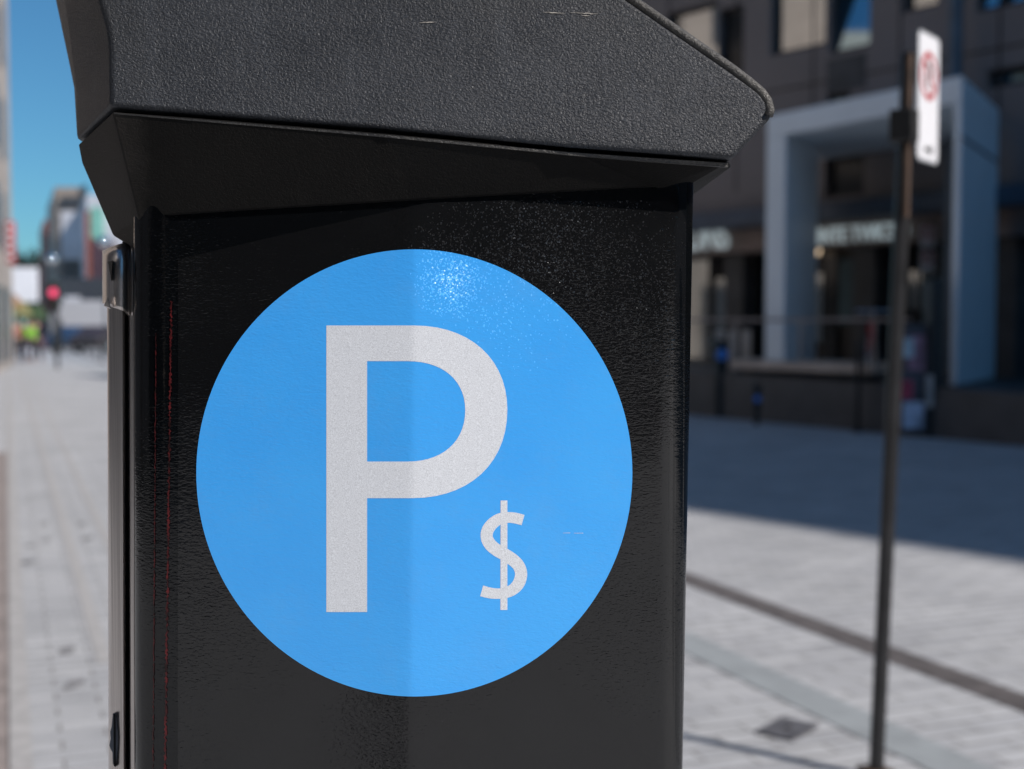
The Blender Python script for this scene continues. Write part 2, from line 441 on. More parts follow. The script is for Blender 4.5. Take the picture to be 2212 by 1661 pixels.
for i, (x, y, w) in enumerate(cs):
    a = cs[max(i - 1, 0)]; b = cs[min(i + 1, len(cs) - 1)]
    tx, ty = b[0] - a[0], b[1] - a[1]; l = math.hypot(tx, ty); nx, ny = -ty / l, tx / l
    Lp.append(V_(x + nx * w, y + ny * w)); Rp.append(V_(x - nx * w, y - ny * w))
decal('dollar_curve', [Lp + Rp[::-1]], 0.00058, M['silver'], disc, step=60)
decal('dollar_bar', [[(1081.4, 1081), (1096, 1081), (1096, 1317.5), (1081.0, 1317.5)]], 0.00062, M['silver'], disc, step=60)
decal('scratch', [[(1216, 1151), (1232, 1150.6), (1232, 1151.5), (1216, 1151.6)]], 0.0006, M['silver'], disc, step=60)
decal('scratch', [[(1240, 1151.3), (1260, 1151), (1260, 1151.9), (1240, 1151.9)]], 0.0006, M['silver'], disc, step=60)
# ragged red lines drawn down the corner
def ragged(xa, xb, w, y0, y1, amp):
    L_, R_ = [], []
    y = y0
    while y <= y1:
        t = (y - y0) / (y1 - y0); x = xa + (xb - xa) * t
        L_.append((x - w + random.uniform(-amp, amp), y)); R_.append((x + w + random.uniform(-amp, amp), y)); y += 3.2
    return L_ + R_[::-1]
decal('red_line', [ragged(337, 330, 0.8, 720, 1700, 1.2)], 0.00045, M['red'], meter, step=3)
decal('red_line', [ragged(370, 356, 1.8, 650, 1700, 2.1)], 0.00045, M['red'], meter, step=4)

# side rail and strip beyond the left corner
def pl(lst): return [((px - CX) / F * Y, Y) for px, Y in lst]
zt_rail = at(250, 600, 0.87).z
def extr(name, lst, zb, zt, mat, bev=0.0):
    P_ = pl(lst)
    return ribbonmesh(P_, zb, zt, name, mat)
railp = [(237, 1.10), (228.5, 0.93), (229.5, 0.90), (229.5, 0.878), (232, 0.872), (236, 0.8695), (250, 0.8675), (262, 0.866), (266, 0.868), (268, 0.873), (268.5, 0.89), (269, 1.10)]
ribbonmesh([((px - CX) / F * min(Y, .9) if Y > .9 else (px - CX) / F * Y, Y) for px, Y in railp], 0.62, zt_rail, 'side_rail', M['rail'])
ribbonmesh(pl([(275, 0.9), (275, 0.872), (276, 0.868), (278, 0.867), (286, 0.866), (290, 0.867), (292, 0.872), (292, 0.9)]), 0.62, zt_rail, 'edge_strip', M['rail'])
ribbonmesh(pl([(262, 1.0), (262, 0.889), (308, 0.889), (308, 1.0)]), 0.62, at(280, 522, .89).z, 'gasket', M['gap'])
# bent steel clip at the top of the rail
def clipz(y): return at(260, y, 0.862).z
cb = bmesh.new()
cols = [(226, .90), (229, .880), (235, .866), (243, .860), (252, .858), (262, .858), (270, .860), (275, .866), (279, .872), (286, .868), (290, .866)]
g = []
for px, Y in cols:
    row = []
    x = px
    top = 556 - (x - 226) * 0.32; bot = 655 + (x - 226) * 0.42 + (6 if 272 < x < 282 else 0)
    for py in (top - 14, top, top + 20, (top + bot) / 2, bot - 8, bot):
        d_ = 0.012 if py < top else (0.003 if py == top else 0)
        row.append(cb.verts.new(at(x, py, Y + d_)))
    g.append(row)
for i in range(len(g) - 1):
    for j in range(5): cb.faces.new((g[i][j], g[i][j + 1], g[i + 1][j + 1], g[i + 1][j]))
me = bpy.data.meshes.new('clip'); cb.to_mesh(me); cb.free()
for p in me.polygons: p.use_smooth = True
clip = link('steel_clip', me, M['rail']); setin(clip, meter)
sm = clip.modifiers.new('t', 'SOLIDIFY'); sm.thickness = 0.0016; sm.offset = 1
# folded notches of the clip: two small dark cut triangles with bent lips
nb = MB()
nb.prism([at(233, 565, .853), at(243, 563, .853), at(240, 606, .853)], [at(233, 565, .862), at(243, 563, .862), at(240, 606, .862)])
nb.build('notch', M['gap'], clip)
nb = MB(); nb.prism([at(224, 661, .853), at(233, 640, .853), at(240, 668, .853)], [at(224, 661, .858), at(233, 640, .858), at(240, 668, .858)])
nb.build('bent_lip', M['rail'], clip, bevel=0.0006)
nb = MB(); nb.prism([at(233, 641, .8524), at(236, 655, .8524), at(240, 668, .8524)], [at(233, 641, .8535), at(236, 655, .8535), at(240, 668, .8535)])
nb.build('notch', M['gap'], clip)
# paint chip on the rail
cpts = [(244, 1541), (250, 1540), (252, 1560), (255, 1590), (254, 1615), (252, 1640), (248, 1657), (244, 1650), (243, 1625), (239, 1618), (236, 1610), (239, 1596), (238, 1580), (241, 1570)]
cm = MB(); cm.prism([at(x, y, .8660) for x, y in cpts], [at(x, y, .870) for x, y in cpts]); cm.build('paint_chip', M['chip'], meter)
cm = MB(); cm.prism([at(x, y, .8656) for x, y in [(245, 1543), (250, 1541), (250, 1655), (246, 1655)]], [at(x, y, .869) for x, y in [(245, 1543), (250, 1541), (250, 1655), (246, 1655)]]); cm.build('slot', M['gap'], meter)

# hood: flared lower cap
YB = 1.14
def back(p, Y=YB, dx=0.0): return Vector((p.x + dx, Y, p.z))
J = [at(300, 471, flatY(XL) + 0.008), at(380, 463, flatY(XL) - .003), at(890, 432, FOCUS - .003), at(1420, 403, flatY(XR) - .003), at(1489, 400, flatY(XR) + .016)]
T = [at(243, 241, .818), at(420, 254, .812), at(831, 288, .799), at(1231, 326, .803), at(1576, 350, .816)]
Lf = [at(169, 311, .90), at(177, 352, .91), at(244, 509, .895), at(289, 537, .850)]
Rt = [at(1580, 361, .835), at(1527, 389, .87), at(1491, 401, .87)]
bm = bmesh.new()
v = lambda p: bm.verts.new(p)
j = [v(p) for p in J]; t = [v(p) for p in T]; l = [v(p) for p in Lf]; r = [v(p) for p in Rt]
for i in range(4): bm.faces.new((j[i], j[i + 1], t[i + 1], t[i]))
bm.faces.new((l[0], l[1], t[0])); bm.faces.new((l[1], l[2], t[0])); bm.faces.new((l[2], l[3], j[0])); bm.faces.new((l[2], j[0], t[0]))
bm.faces.new((t[4], r[0], r[1])); bm.faces.new((t[4], r[1], r[2])); bm.faces.new((t[4], r[2], j[4]))
# back side
bk = [v(back(Lf[0], YB, .01)), v(back(Lf[1], YB, .01)), v(back(Lf[2], YB, .01)), v(back(Lf[3], YB, .0))]
rb = [v(back(Rt[0])), v(back(Rt[1])), v(back(Rt[2]))]
for i in range(3): bm.faces.new((l[i], bk[i], bk[i + 1], l[i + 1]))
for i in range(2): bm.faces.new((r[i], r[i + 1], rb[i + 1], rb[i]))
tb = v(back(T[4], YB))
bm.faces.new((r[0], rb[0], tb, t[4]))
bm.faces.new((t[0], t[1], t[2], t[3], t[4], tb, bk[0], l[0]))
bm.faces.new((bk[0], tb, rb[0], rb[1], rb[2], bk[3], bk[2], bk[1]))
bm.faces.new((l[3], bk[3], rb[2], r[2], j[4], j[3], j[2], j[1], j[0]))
bmesh.ops.recalc_face_normals(bm, faces=bm.faces[:])
me = bpy.data.meshes.new('hood'); bm.to_mesh(me); bm.free()
for p in me.polygons: p.use_smooth = True
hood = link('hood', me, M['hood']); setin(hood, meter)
b = hood.modifiers.new('b', 'BEVEL'); b.width = .0022; b.segments = 3; b.limit_method = 'ANGLE'; b.angle_limit = R(12)
hood.modifiers.new('wn', 'WEIGHTED_NORMAL')

# thin moulded lip under the seam
lpm = MB(); up_ = [(246, 243), (420, 257), (831, 291), (1231, 329), (1400, 341), (1572, 352)]; wl = [3, 4, 5, 6, 8, 9]
lt = [at(x, y, Y) for (x, y), Y in zip(up_, (.8175, .8115, .7985, .8022, .8085, .8155))]; lw = [at(x, y + w_, Y + .0005) for (x, y), w_, Y in zip(up_, wl, (.8175, .8115, .7985, .8022, .8085, .8155))]
dy_ = Vector((0, .003, 0))
for i in range(5): lpm.prism([lt[i], lt[i + 1], lw[i + 1], lw[i]], [lt[i] + dy_, lt[i + 1] + dy_, lw[i + 1] + dy_, lw[i] + dy_])
lpm.build('lip', M['trim'], hood)
# cap: upper housing, front leaning back
def capY(p, lean=0.20): return 0.799 + max(-0.02, (p.z - at(900, 300, .8).z)) * lean
def capP(px, py, dy=0):
    Y = .8
    for _ in range(6): Y = capY(at(px, py, Y)) + dy
    return at(px, py, Y)
front = [capP(239, 229, .013), capP(238, 100, .008), capP(233, 62, .006), capP(214, -5, .003), capP(196, -120), capP(1178, -124), capP(1580, 153), capP(1644, 199), capP(1662, 224), capP(1668, 252), capP(1584, 342, .010), capP(1231, 317), capP(831, 278)]
sil = [at(168, 306, .895), at(166, 195, .895), at(160, 150, .895), at(141, 0, .89), at(126, -120, .89)]
bm = bmesh.new()
fv = [bm.verts.new(p) for p in front]
bm.faces.new(fv)
sv_ = [bm.verts.new(p) for p in sil]
for i in range(4): bm.faces.new((fv[i], fv[i + 1], sv_[i + 1], sv_[i]))
s2 = [bm.verts.new(p) for p in [at(167, 300, .93), at(160, 190, .95), at(150, 140, .96), at(120, 0, .98), at(97, -120, 1.0)]]
for i in range(4): bm.faces.new((sv_[i], sv_[i + 1], s2[i + 1], s2[i]))
bkf = [bm.verts.new(Vector((p.x, YB, p.z))) for p in front[4:11]]
bl = [bm.verts.new(Vector((p.x, YB, p.z))) for p in [at(167, 300, .93), at(160, 190, .95), at(150, 140, .96), at(120, 0, .98), at(97, -120, 1.0)]]
for i in range(4): bm.faces.new((s2[i], s2[i + 1], bl[i + 1], bl[i]))
for i in range(4, 10): bm.faces.new((fv[i], fv[i + 1], bkf[i - 3], bkf[i - 4]))
bm.faces.new((fv[4], bkf[0], bl[4], s2[4], sv_[4]))
bm.faces.new((fv[0], sv_[0], s2[0], bl[0], bkf[6], fv[10], fv[11], fv[12]))
bm.faces.new(bkf + [bl[0], bl[1], bl[2], bl[3], bl[4]])
bmesh.ops.recalc_face_normals(bm, faces=bm.faces[:])
me = bpy.data.meshes.new('cap'); bm.to_mesh(me); bm.free()
for p in me.polygons: p.use_smooth = True
cap = link('cap', me, M['cap']); setin(cap, meter)
b = cap.modifiers.new('b', 'BEVEL'); b.width = .0035; b.segments = 4; b.limit_method = 'ANGLE'; b.angle_limit = R(14)
cap.modifiers.new('wn', 'WEIGHTED_NORMAL')
# roof edge trim running down the slope
tp = [capP(x, y, .002) for x, y in [(1180, -127), (1362, -3), (1470, 72), (1580, 148), (1620, 178), (1645, 200), (1658, 218), (1663, 238), (1660, 249)]]
tm = MB(); tm.sweep(tp, 0.0031, 14)
tt = [Vector((p.x + .002, p.y + .35, p.z + .0015)) for p in tp]
tm.build('roof_trim', M['trim'], meter, smooth=True)
rf = MB(); rf.prism([p + Vector((0.0005, .002, .001)) for p in tp], [p + Vector((0.0005, .33, .001)) for p in tp][:]) if False else None
# pale scratches on the cap panel
for a, c in (((1172, 26), (1222, 29)), ((1232, 27), (1292, 30)), ((905, 49), (940, 47)), ((1256, 33), (1275, 34))):
    n_ = 12; U, D_ = [], []
    for i in range(n_ + 1):
        f_ = i / n_; x = a[0] + (c[0] - a[0]) * f_; y = a[1] + (c[1] - a[1]) * f_ + random.uniform(-.7, .7); w = 1.0 * math.sin(math.pi * f_) * random.uniform(.3, 1) + .15
        U.append(capP(x, y - w, -.0004)); D_.append(capP(x, y + w, -.0004))
    q = MB(); q.quad(*(U + D_[::-1])); q.build('scratch', M['scratch'], cap)

# ------------------------------------------------------------------ ground
sd = Vector((-math.sin(STREET), math.cos(STREET), 0)); sn = Vector((math.cos(STREET), math.sin(STREET), 0))
g = MB(); g.quad((-900, -900, 0), (900, -900, 0), (900, 1500, 0), (-900, 1500, 0)); g.build('ground', M['paving'], kind='structure')
def strip(name, px, py, w, z, mat, n0=-12, n1=150):
    c = G(px, py); a = c + sd * n0; b = c + sd * n1
    q = MB(); e = sn * (w / 2); up = Vector((0, 0, z))
    q.quad(a - e + up, a + e + up, b + e + up, b - e + up); q.build(name, mat, kind='structure')
strip('paving_band', 1500, 1256, .17, .004, M['band_dark'])
strip('paving_band', 1479, 1386, .20, .004, M['band_blue'])
strip('paving_joint', 138, 1132, .06, .004, M['joint'], -4, 40)
strip('paving_joint', 200, 1100, .05, .004, M['joint'], -4, 25)
strip('paving_joint', 34, 1300, .07, .012, M['joint'], -6, 120)
strip('paving_border', -78, 1300, .55, .004, M['border'], -6, 8.2)
for i, (px, py, w) in enumerate([(96, 1132, .03), (99, 1168, .035), (177, 1132, .03), (189, 1164, .035), (146, 1405, .035), (159, 1480, .035), (61, 1215, .035), (64, 1180, .025)]):
    c = G(px, py); q = MB(); pts = []
    for k_ in range(14):
        a = 2 * math.pi * k_ / 14; rr = w * random.uniform(.7, 1.2); pts.append(c + Vector((rr * math.cos(a), rr * 1.8 * math.sin(a), .006)))
    q.quad(*pts); q.build('pavement_stain', M['stain'], kind='structure')
# iron cover set in the pavers by the sign post
c = G(1700, 1578); q = MB(); hx, hy = .13, .13
q.box(c + Vector((0, 0, .005)), (hx * 1.6, hy * 1.1, .012), rz=STREET + .5); cv = q.build('access_cover', M['iron'], label='small square iron access cover set in the pale pavers left of the sign post', cat='access cover')
q = MB(); q.box(c + Vector((0, 0, .0125)), (hx * .3, hy * .12, .003), rz=STREET + .5); q.build('lifting_slot', M['gap'], cv)

# ------------------------------------------------------------------ main building on the right
M['wall'] = simple('dark_brown_cladding', (0.21, 0.185, 0.175), 0.7, var=0.08, scale=.6)
M['wall2'] = simple('dark_grey_panel', (0.07, 0.07, 0.07), 0.7)  # one plain dark grey for core, spandrels and pillars
M['darkblue'] = simple('navy_metal_fascia', (0.06, 0.085, 0.12), 0.5)
M['signband'] = simple('brown_sign_band', (0.22, 0.17, 0.15), 0.6)
M['mirror'] = simple('mirror_coated_glass', (0.62, 0.62, 0.60), 0.04, 1.0, var=0.03)
M['mirrorblue'] = simple('blue_mirror_glass', (0.48, 0.62, 0.66), 0.04, 1.0, var=0.03)
M['shopglass'] = simple('dark_shop_glass', (0.40, 0.42, 0.42), 0.06, 1.0, var=0.2, scale=.8)
M['darkglass'] = simple('unlit_glass', (0.015, 0.018, 0.02), 0.1)
M['frame'] = simple('black_window_frame', (0.02, 0.02, 0.022), 0.5)
M['teal'] = simple('teal_curtain', (0.06, 0.11, 0.13), 0.7)
M['white'] = simple('pale_aluminium_cladding', (0.80, 0.90, 0.97), 0.4, var=0.03, scale=1.5)
M['ledge'] = simple('dark_granite_base', (0.07, 0.075, 0.08), 0.5)
M['beige'] = simple('warm_beige', (0.55, 0.47, 0.40), 0.7)
M['letters'] = simple('emissive_white_sign_letters', (0.8, 0.85, 0.85), 0.5, var=0.02, emit=((.7, .85, .9), .22))  # slight emission makes the letters stand out
fd = Vector((-math.sin(R(38)), math.cos(R(38)), 0)); fn = Vector((math.cos(R(38)), math.sin(R(38)), 0))    # fn points into the building
B0 = G(1775, 882)
frot = R(90 + 38)
def fpt(px, py, inset=0.0):
    d = ray(px, py); o = Vector((0, 0, HC)); pl_ = B0 + fn * inset
    t_ = (pl_ - o).dot(fn) / d.dot(fn); return o + d * t_
def fu(p): return (p - B0).dot(fd)
def fbox(mb, u0, u1, z0, z1, d0, d1, rx=0):
    c = B0 + fd * ((u0 + u1) / 2) + fn * ((d0 + d1) / 2); c.z = (z0 + z1) / 2
    mb.box(c, (abs(u1 - u0), abs(d1 - d0), z1 - z0), rz=frot, rx=rx)
def rect(px0, px1, y0, y1, d=0.0):
    a = fpt(px0, (y0 + y1) / 2, d); b = fpt(px1, (y0 + y1) / 2, d); m_ = (px0 + px1) / 2
    return min(fu(a), fu(b)), max(fu(a), fu(b)), fpt(m_, y1, d).z, fpt(m_, y0, d).z
bld = empty('office_building', (B0.x, B0.y, 0), label='dark brown office block in shade with shopfronts behind the white portal', cat='building')
UE = 5.5
# openings cut out of the wall: rows of storeys as separate wall pieces
wins = [  # px0 px1 y0 y1 kind
    (1440, 1550, 14, 172, 'm'), (1552, 1606, 14, 165, 'd'),
    (1664, 1786, -110, 108, 'm'), (1792, 1880, -110, 108, 'b'), (1950, 2026, -120, 20, 'm'),
    (2110, 2290, -150, 8, 'b'), (2132, 2330, 134, 176, 'b'), (1781, 1866, 338, 424, 'd'), (1786, 1836, 200, 228, 'b')]
wm = MB()
fbox(wm, -21.0, UE, 3.15, 15.0, 0.35, 12)          # main volume behind the cladding
fbox(wm, -21.0, UE, 0, 3.15, 2.2, 12)
# cladding pillars and spandrels in front of it
wm.build('structure_core', M['wall2'], bld)
def holes(rects, u0, u1, z0, z1):
    us = sorted({u0, u1, *[r_[0] for r_ in rects], *[r_[1] for r_ in rects]}); zs = sorted({z0, z1, *[r_[2] for r_ in rects], *[r_[3] for r_ in rects]})
    us = [u for u in us if u0 <= u <= u1]; zs = [z for z in zs if z0 <= z <= z1]
    out = []
    for a, b_ in zip(us, us[1:]):
        run = None
        for c_, d_ in zip(zs, zs[1:]):
            mu, mz = (a + b_) / 2, (c_ + d_) / 2
            if any(r_[0] < mu < r_[1] and r_[2] < mz < r_[3] for r_ in rects):
                if run: out.append((a, b_, *run)); run = None
            else: run = (run[0], d_) if run else (c_, d_)
        if run: out.append((a, b_, *run))
    return out
rs = [rect(*w[:4]) for w in wins]
wm = MB()
for (a, b_, c_, d_) in holes(rs, -21.0, UE, 3.15, 15.2): fbox(wm, a, b_, c_, d_, 0, .34)
wm.build('wall', M['wall'], bld)
for w, r_ in zip(wins, rs):
    q = MB(); u0, u1, z0, z1 = r_; e = .07
    fbox(q, u0, u0 + e, z0, z1, .12, .30); fbox(q, u1 - e, u1, z0, z1, .12, .30); fbox(q, u0 + e, u1 - e, z0, z0 + e, .12, .30); fbox(q, u0 + e, u1 - e, z1 - e, z1, .12, .30)
    wf = q.build('window', M['frame'], bld)
    q = MB()
    if w[4] == 'b':   # tilted panes catch the sky
        fbox(q, u0 + e, u1 - e, z0 + e, z1 - e, .10, .12, rx=0)
        bmesh.ops.rotate(q.bm, verts=q.bm.verts[:], cent=(B0 + fd * (u0 + u1) / 2 + fn * .11) * Vector((1, 1, 0)) + Vector((0, 0, z0)) if False else Vector(((B0 + fd * ((u0 + u1) / 2) + fn * .11).x, (B0 + fd * ((u0 + u1) / 2) + fn * .11).y, z0)), matrix=Matrix.Rotation(R(13), 3, -fd.normalized()) if False else Matrix.Rotation(R(13), 3, fd))
        q.build('pane', M['mirrorblue'], wf)
    else:
        fbox(q, u0 + e, u1 - e, z0 + e, z1 - e, .17, .19)
        q.build('pane', M['mirror'] if w[4] == 'm' else M['darkglass'], wf)
# recessed dark spandrels
for rc in ((1788, 1870, 122, 196), (1500, 1560, 215, 330)):
    u0, u1, z0, z1 = rect(*rc); q = MB(); fbox(q, u0, u1, z0, z1, -.02, 0.05); q.build('spandrel', M['wall2'], bld)
# fascia, sign band, shopfronts
zf1 = fpt(1830, 440).z; zf0 = fpt(1830, 478).z; zs0 = fpt(1830, 532).z
q = MB(); fbox(q, -21, UE, zf0, zf1, -.55, .30); q.build('fascia', M['darkblue'], bld, bevel=.03)
q = MB(); fbox(q, -21, UE, zs0, zf0 - .003, -.12, .30); q.build('sign_band', M['signband'], bld)
shop = [(1440, 1478, 540, 850, 'darkglass'), (1480, 1530, 545, 800, 'shopglass'), (1534, 1542, 545, 860, 'frame'), (1546, 1572, 600, 790, 'shopglass'), (1578, 1640, 545, 850, 'darkglass'), (1738, 1776, 590, 740, 'shopglass'), (1782, 1806, 545, 790, 'darkglass'), (1812, 1860, 560, 700, 'teal'), (1866, 1920, 545, 790, 'darkglass'), (1944, 1978, 585, 668, 'shopglass'), (1984, 2028, 585, 668, 'shopglass'), (1944, 2030, 676, 800, 'darkglass'), (2150, 2192, 540, 840, 'teal'), (2196, 2300, 545, 690, 'shopglass')]
for x0, x1, y0, y1, mt in shop:
    u0, u1, z0, z1 = rect(x0, x1, y0, y1, .6); z1 = min(z1, zs0 - .02)
    q = MB(); fbox(q, u0, u1, max(z0, 0.02), z1, .60, .66); q.build('shop_window', M[mt], bld)
q = MB(); fbox(q, -21, UE, 0, zs0, .70, 2.2); q.build('shop_interior', M['frame'], bld)
for px in (1600, 1880, 2125, 2180):
    p = fpt(px, 700, .3); u = fu(p); q = MB(); fbox(q, u - .22, u + .22, 0, zs0 - .004, .1, .5); q.build('pillar', M['wall2'], bld)
q = MB(); fbox(q, -70, -40.0, 0, 30.4, 0, 14); fbox(q, -39.99, -32, 0, 26.5, 0, 14); fbox(q, -31.99, -24.01, 0, 22.8, 0, 14); tw = q.build('office_tower', M['wall'], label='tall plain brown tower out of view whose shadow crosses the plaza', cat='building')
# sign letters
def text3d(name, s_, u_px0, u_px1, y0, y1, d, mat, parent=None, **k):
    cu = bpy.data.curves.new('t', 'FONT'); cu.body = s_; cu.extrude = .03; cu.size = 1; cu.offset = .012
    oo = bpy.data.objects.new('t', cu); me = oo.to_mesh().copy(); oo.to_mesh_clear(); bpy.data.objects.remove(oo)
    xs = [v_.co.x for v_ in me.vertices]; ys = [v_.co.y for v_ in me.vertices]
    a = fpt(u_px0, (y0 + y1) / 2, d); b_ = fpt(u_px1, (y0 + y1) / 2, d); z0 = fpt((u_px0 + u_px1) / 2, y1, d).z; z1 = fpt((u_px0 + u_px1) / 2, y0, d).z
    for v_ in me.vertices:
        tx = (v_.co.x - min(xs)) / (max(xs) - min(xs)); ty = (v_.co.y - min(ys)) / (max(ys) - min(ys))
        p = a + (b_ - a) * tx + fn * (-v_.co.z); v_.co = (p.x, p.y, z0 + (z1 - z0) * ty)
    me.name = name; o = link(name, me, mat, **k)
    if parent: setin(o, parent)
    return o
text3d('shop_sign', 'SAINTE TWICSO', 1734, 1962, 486, 522, -.2, M['letters'], label='pale blue shop lettering under the white portal, right of its left leg', cat='shop sign')
text3d('shop_sign', 'HCIDNS', 1420, 1574, 486, 542, -.2, M['letters'], label='pale shop lettering beside the upper right edge of the pay station', cat='shop sign')

# ------------------------------------------------------------------ white portal
FLp = at(1652, 705, 19.2); FLp.z = 0
FRp = at(2056, 705, 16.2); FRp.z = 0
fdir = (FRp - FLp).normalized(); dep = Vector((math.sin(R(30)), math.cos(R(30)), 0))
zP = at(2060, 165, 16.2).z
zl = at(2090, 830, 16.6).z; zll = at(1690, 790, 19.5).z
portal = empty('portal_frame', (FLp.x, FLp.y, 0), label='tall pale aluminium portal frame in front of the shaded office block', cat='portal')
def ppr(mb, a, b_, depth, z0, z1, z1b=None):
    base = [a, b_, b_ + dep * depth, a + dep * depth]
    mb.prism([Vector((p.x, p.y, z0)) for p in base], [Vector((p.x, p.y, z1)) for p in base]); return mb
q = MB(); ppr(q, FLp, FLp + fdir * .42, 1.7, zll, zP - .34); q.build('leg', M['white'], portal, bevel=.02)
q = MB(); ppr(q, FRp - fdir * .02, FRp + fdir * .10, 2.9, zl, zP - .34); q.build('leg', M['white'], portal, bevel=.02)
q = MB(); ppr(q, FLp, FRp + fdir * .10, 2.9, zP - .34, zP); q.build('beam', M['white'], portal, bevel=.02)
q = MB(); ppr(q, FRp + fdir * .102, FRp + fdir * .112, 2.9, at(2090, 308, 16.6).z - .02, at(2090, 308, 16.6).z + .02); q.build('panel_joint', M['darkblue'], portal)
# plinth wall + steps
pw = empty('plinth_wall', (FLp.x, FLp.y, 0), label='dark granite plinth with a glass rail carrying the portal legs', cat='wall')
pf = MB()
a = FLp - fdir * 5.2 - dep * .5; b_ = FRp + fdir * 3.5 - dep * .5
base = [a, b_, b_ + dep * 3.6, a + dep * 3.6]
hts = [zll - .05, zl - .06, zl - .06, zll - .05]
pf.prism([Vector((p.x, p.y, 0)) for p in base], [Vector((p.x, p.y, h)) for p, h in zip(base, hts)])
pf.build('base', M['ledge'], pw)
pf = MB()
base2 = [FLp + fdir * -.6 - dep * .4, FLp + fdir * 2.3 - dep * .4, FLp + fdir * 2.3 + dep * 1.0, FLp - fdir * .6 + dep * 1.0]
pf.prism([Vector((p.x, p.y, zll - .03)) for p in base2], [Vector((p.x, p.y, zll + .09)) for p in base2]); pf.build('sunlit_strip', M['beige'], pw)  # beige strip paints reflected sun onto the plinth top
pf = MB()
for t_ in (-3.6, -2.0, -.5, .9, 2.3): 
    p = FLp + fdir * t_ - dep * .3; pf.cyl((p.x, p.y, zll - .03), (p.x, p.y, zll + .72), .02, n=8)
p0 = FLp - fdir * 3.6 - dep * .3; p1 = FLp + fdir * 2.9 - dep * .3
pf.cyl((p0.x, p0.y, zll + .72), (p1.x, p1.y, zll + .70), .022, n=8)
pf.build('handrail', simple('steel_handrail', (.35, .33, .33), .35, .8), pw)
# beige timber panels behind the rail
tp_ = MB()
for px0, px1 in ((1545, 1566), (1576, 1592), (1604, 1622)):
    a = at(px0, 705, 20.2); b_ = at(px1, 705, 20.2); z0 = at(px0, 800, 20.2).z; z1 = at(px0, 712, 20.2).z
    tp_.prism([(a.x, a.y, z0), (b_.x, b_.y, z0), (b_.x, b_.y + .05, z0), (a.x, a.y + .05, z0)], [(a.x, a.y, z1), (b_.x, b_.y, z1), (b_.x, b_.y + .05, z1), (a.x, a.y + .05, z1)])
tp_.build('privacy_screen', M['beige'], label='beige slatted privacy screen on the plinth left of the portal', cat='screen')

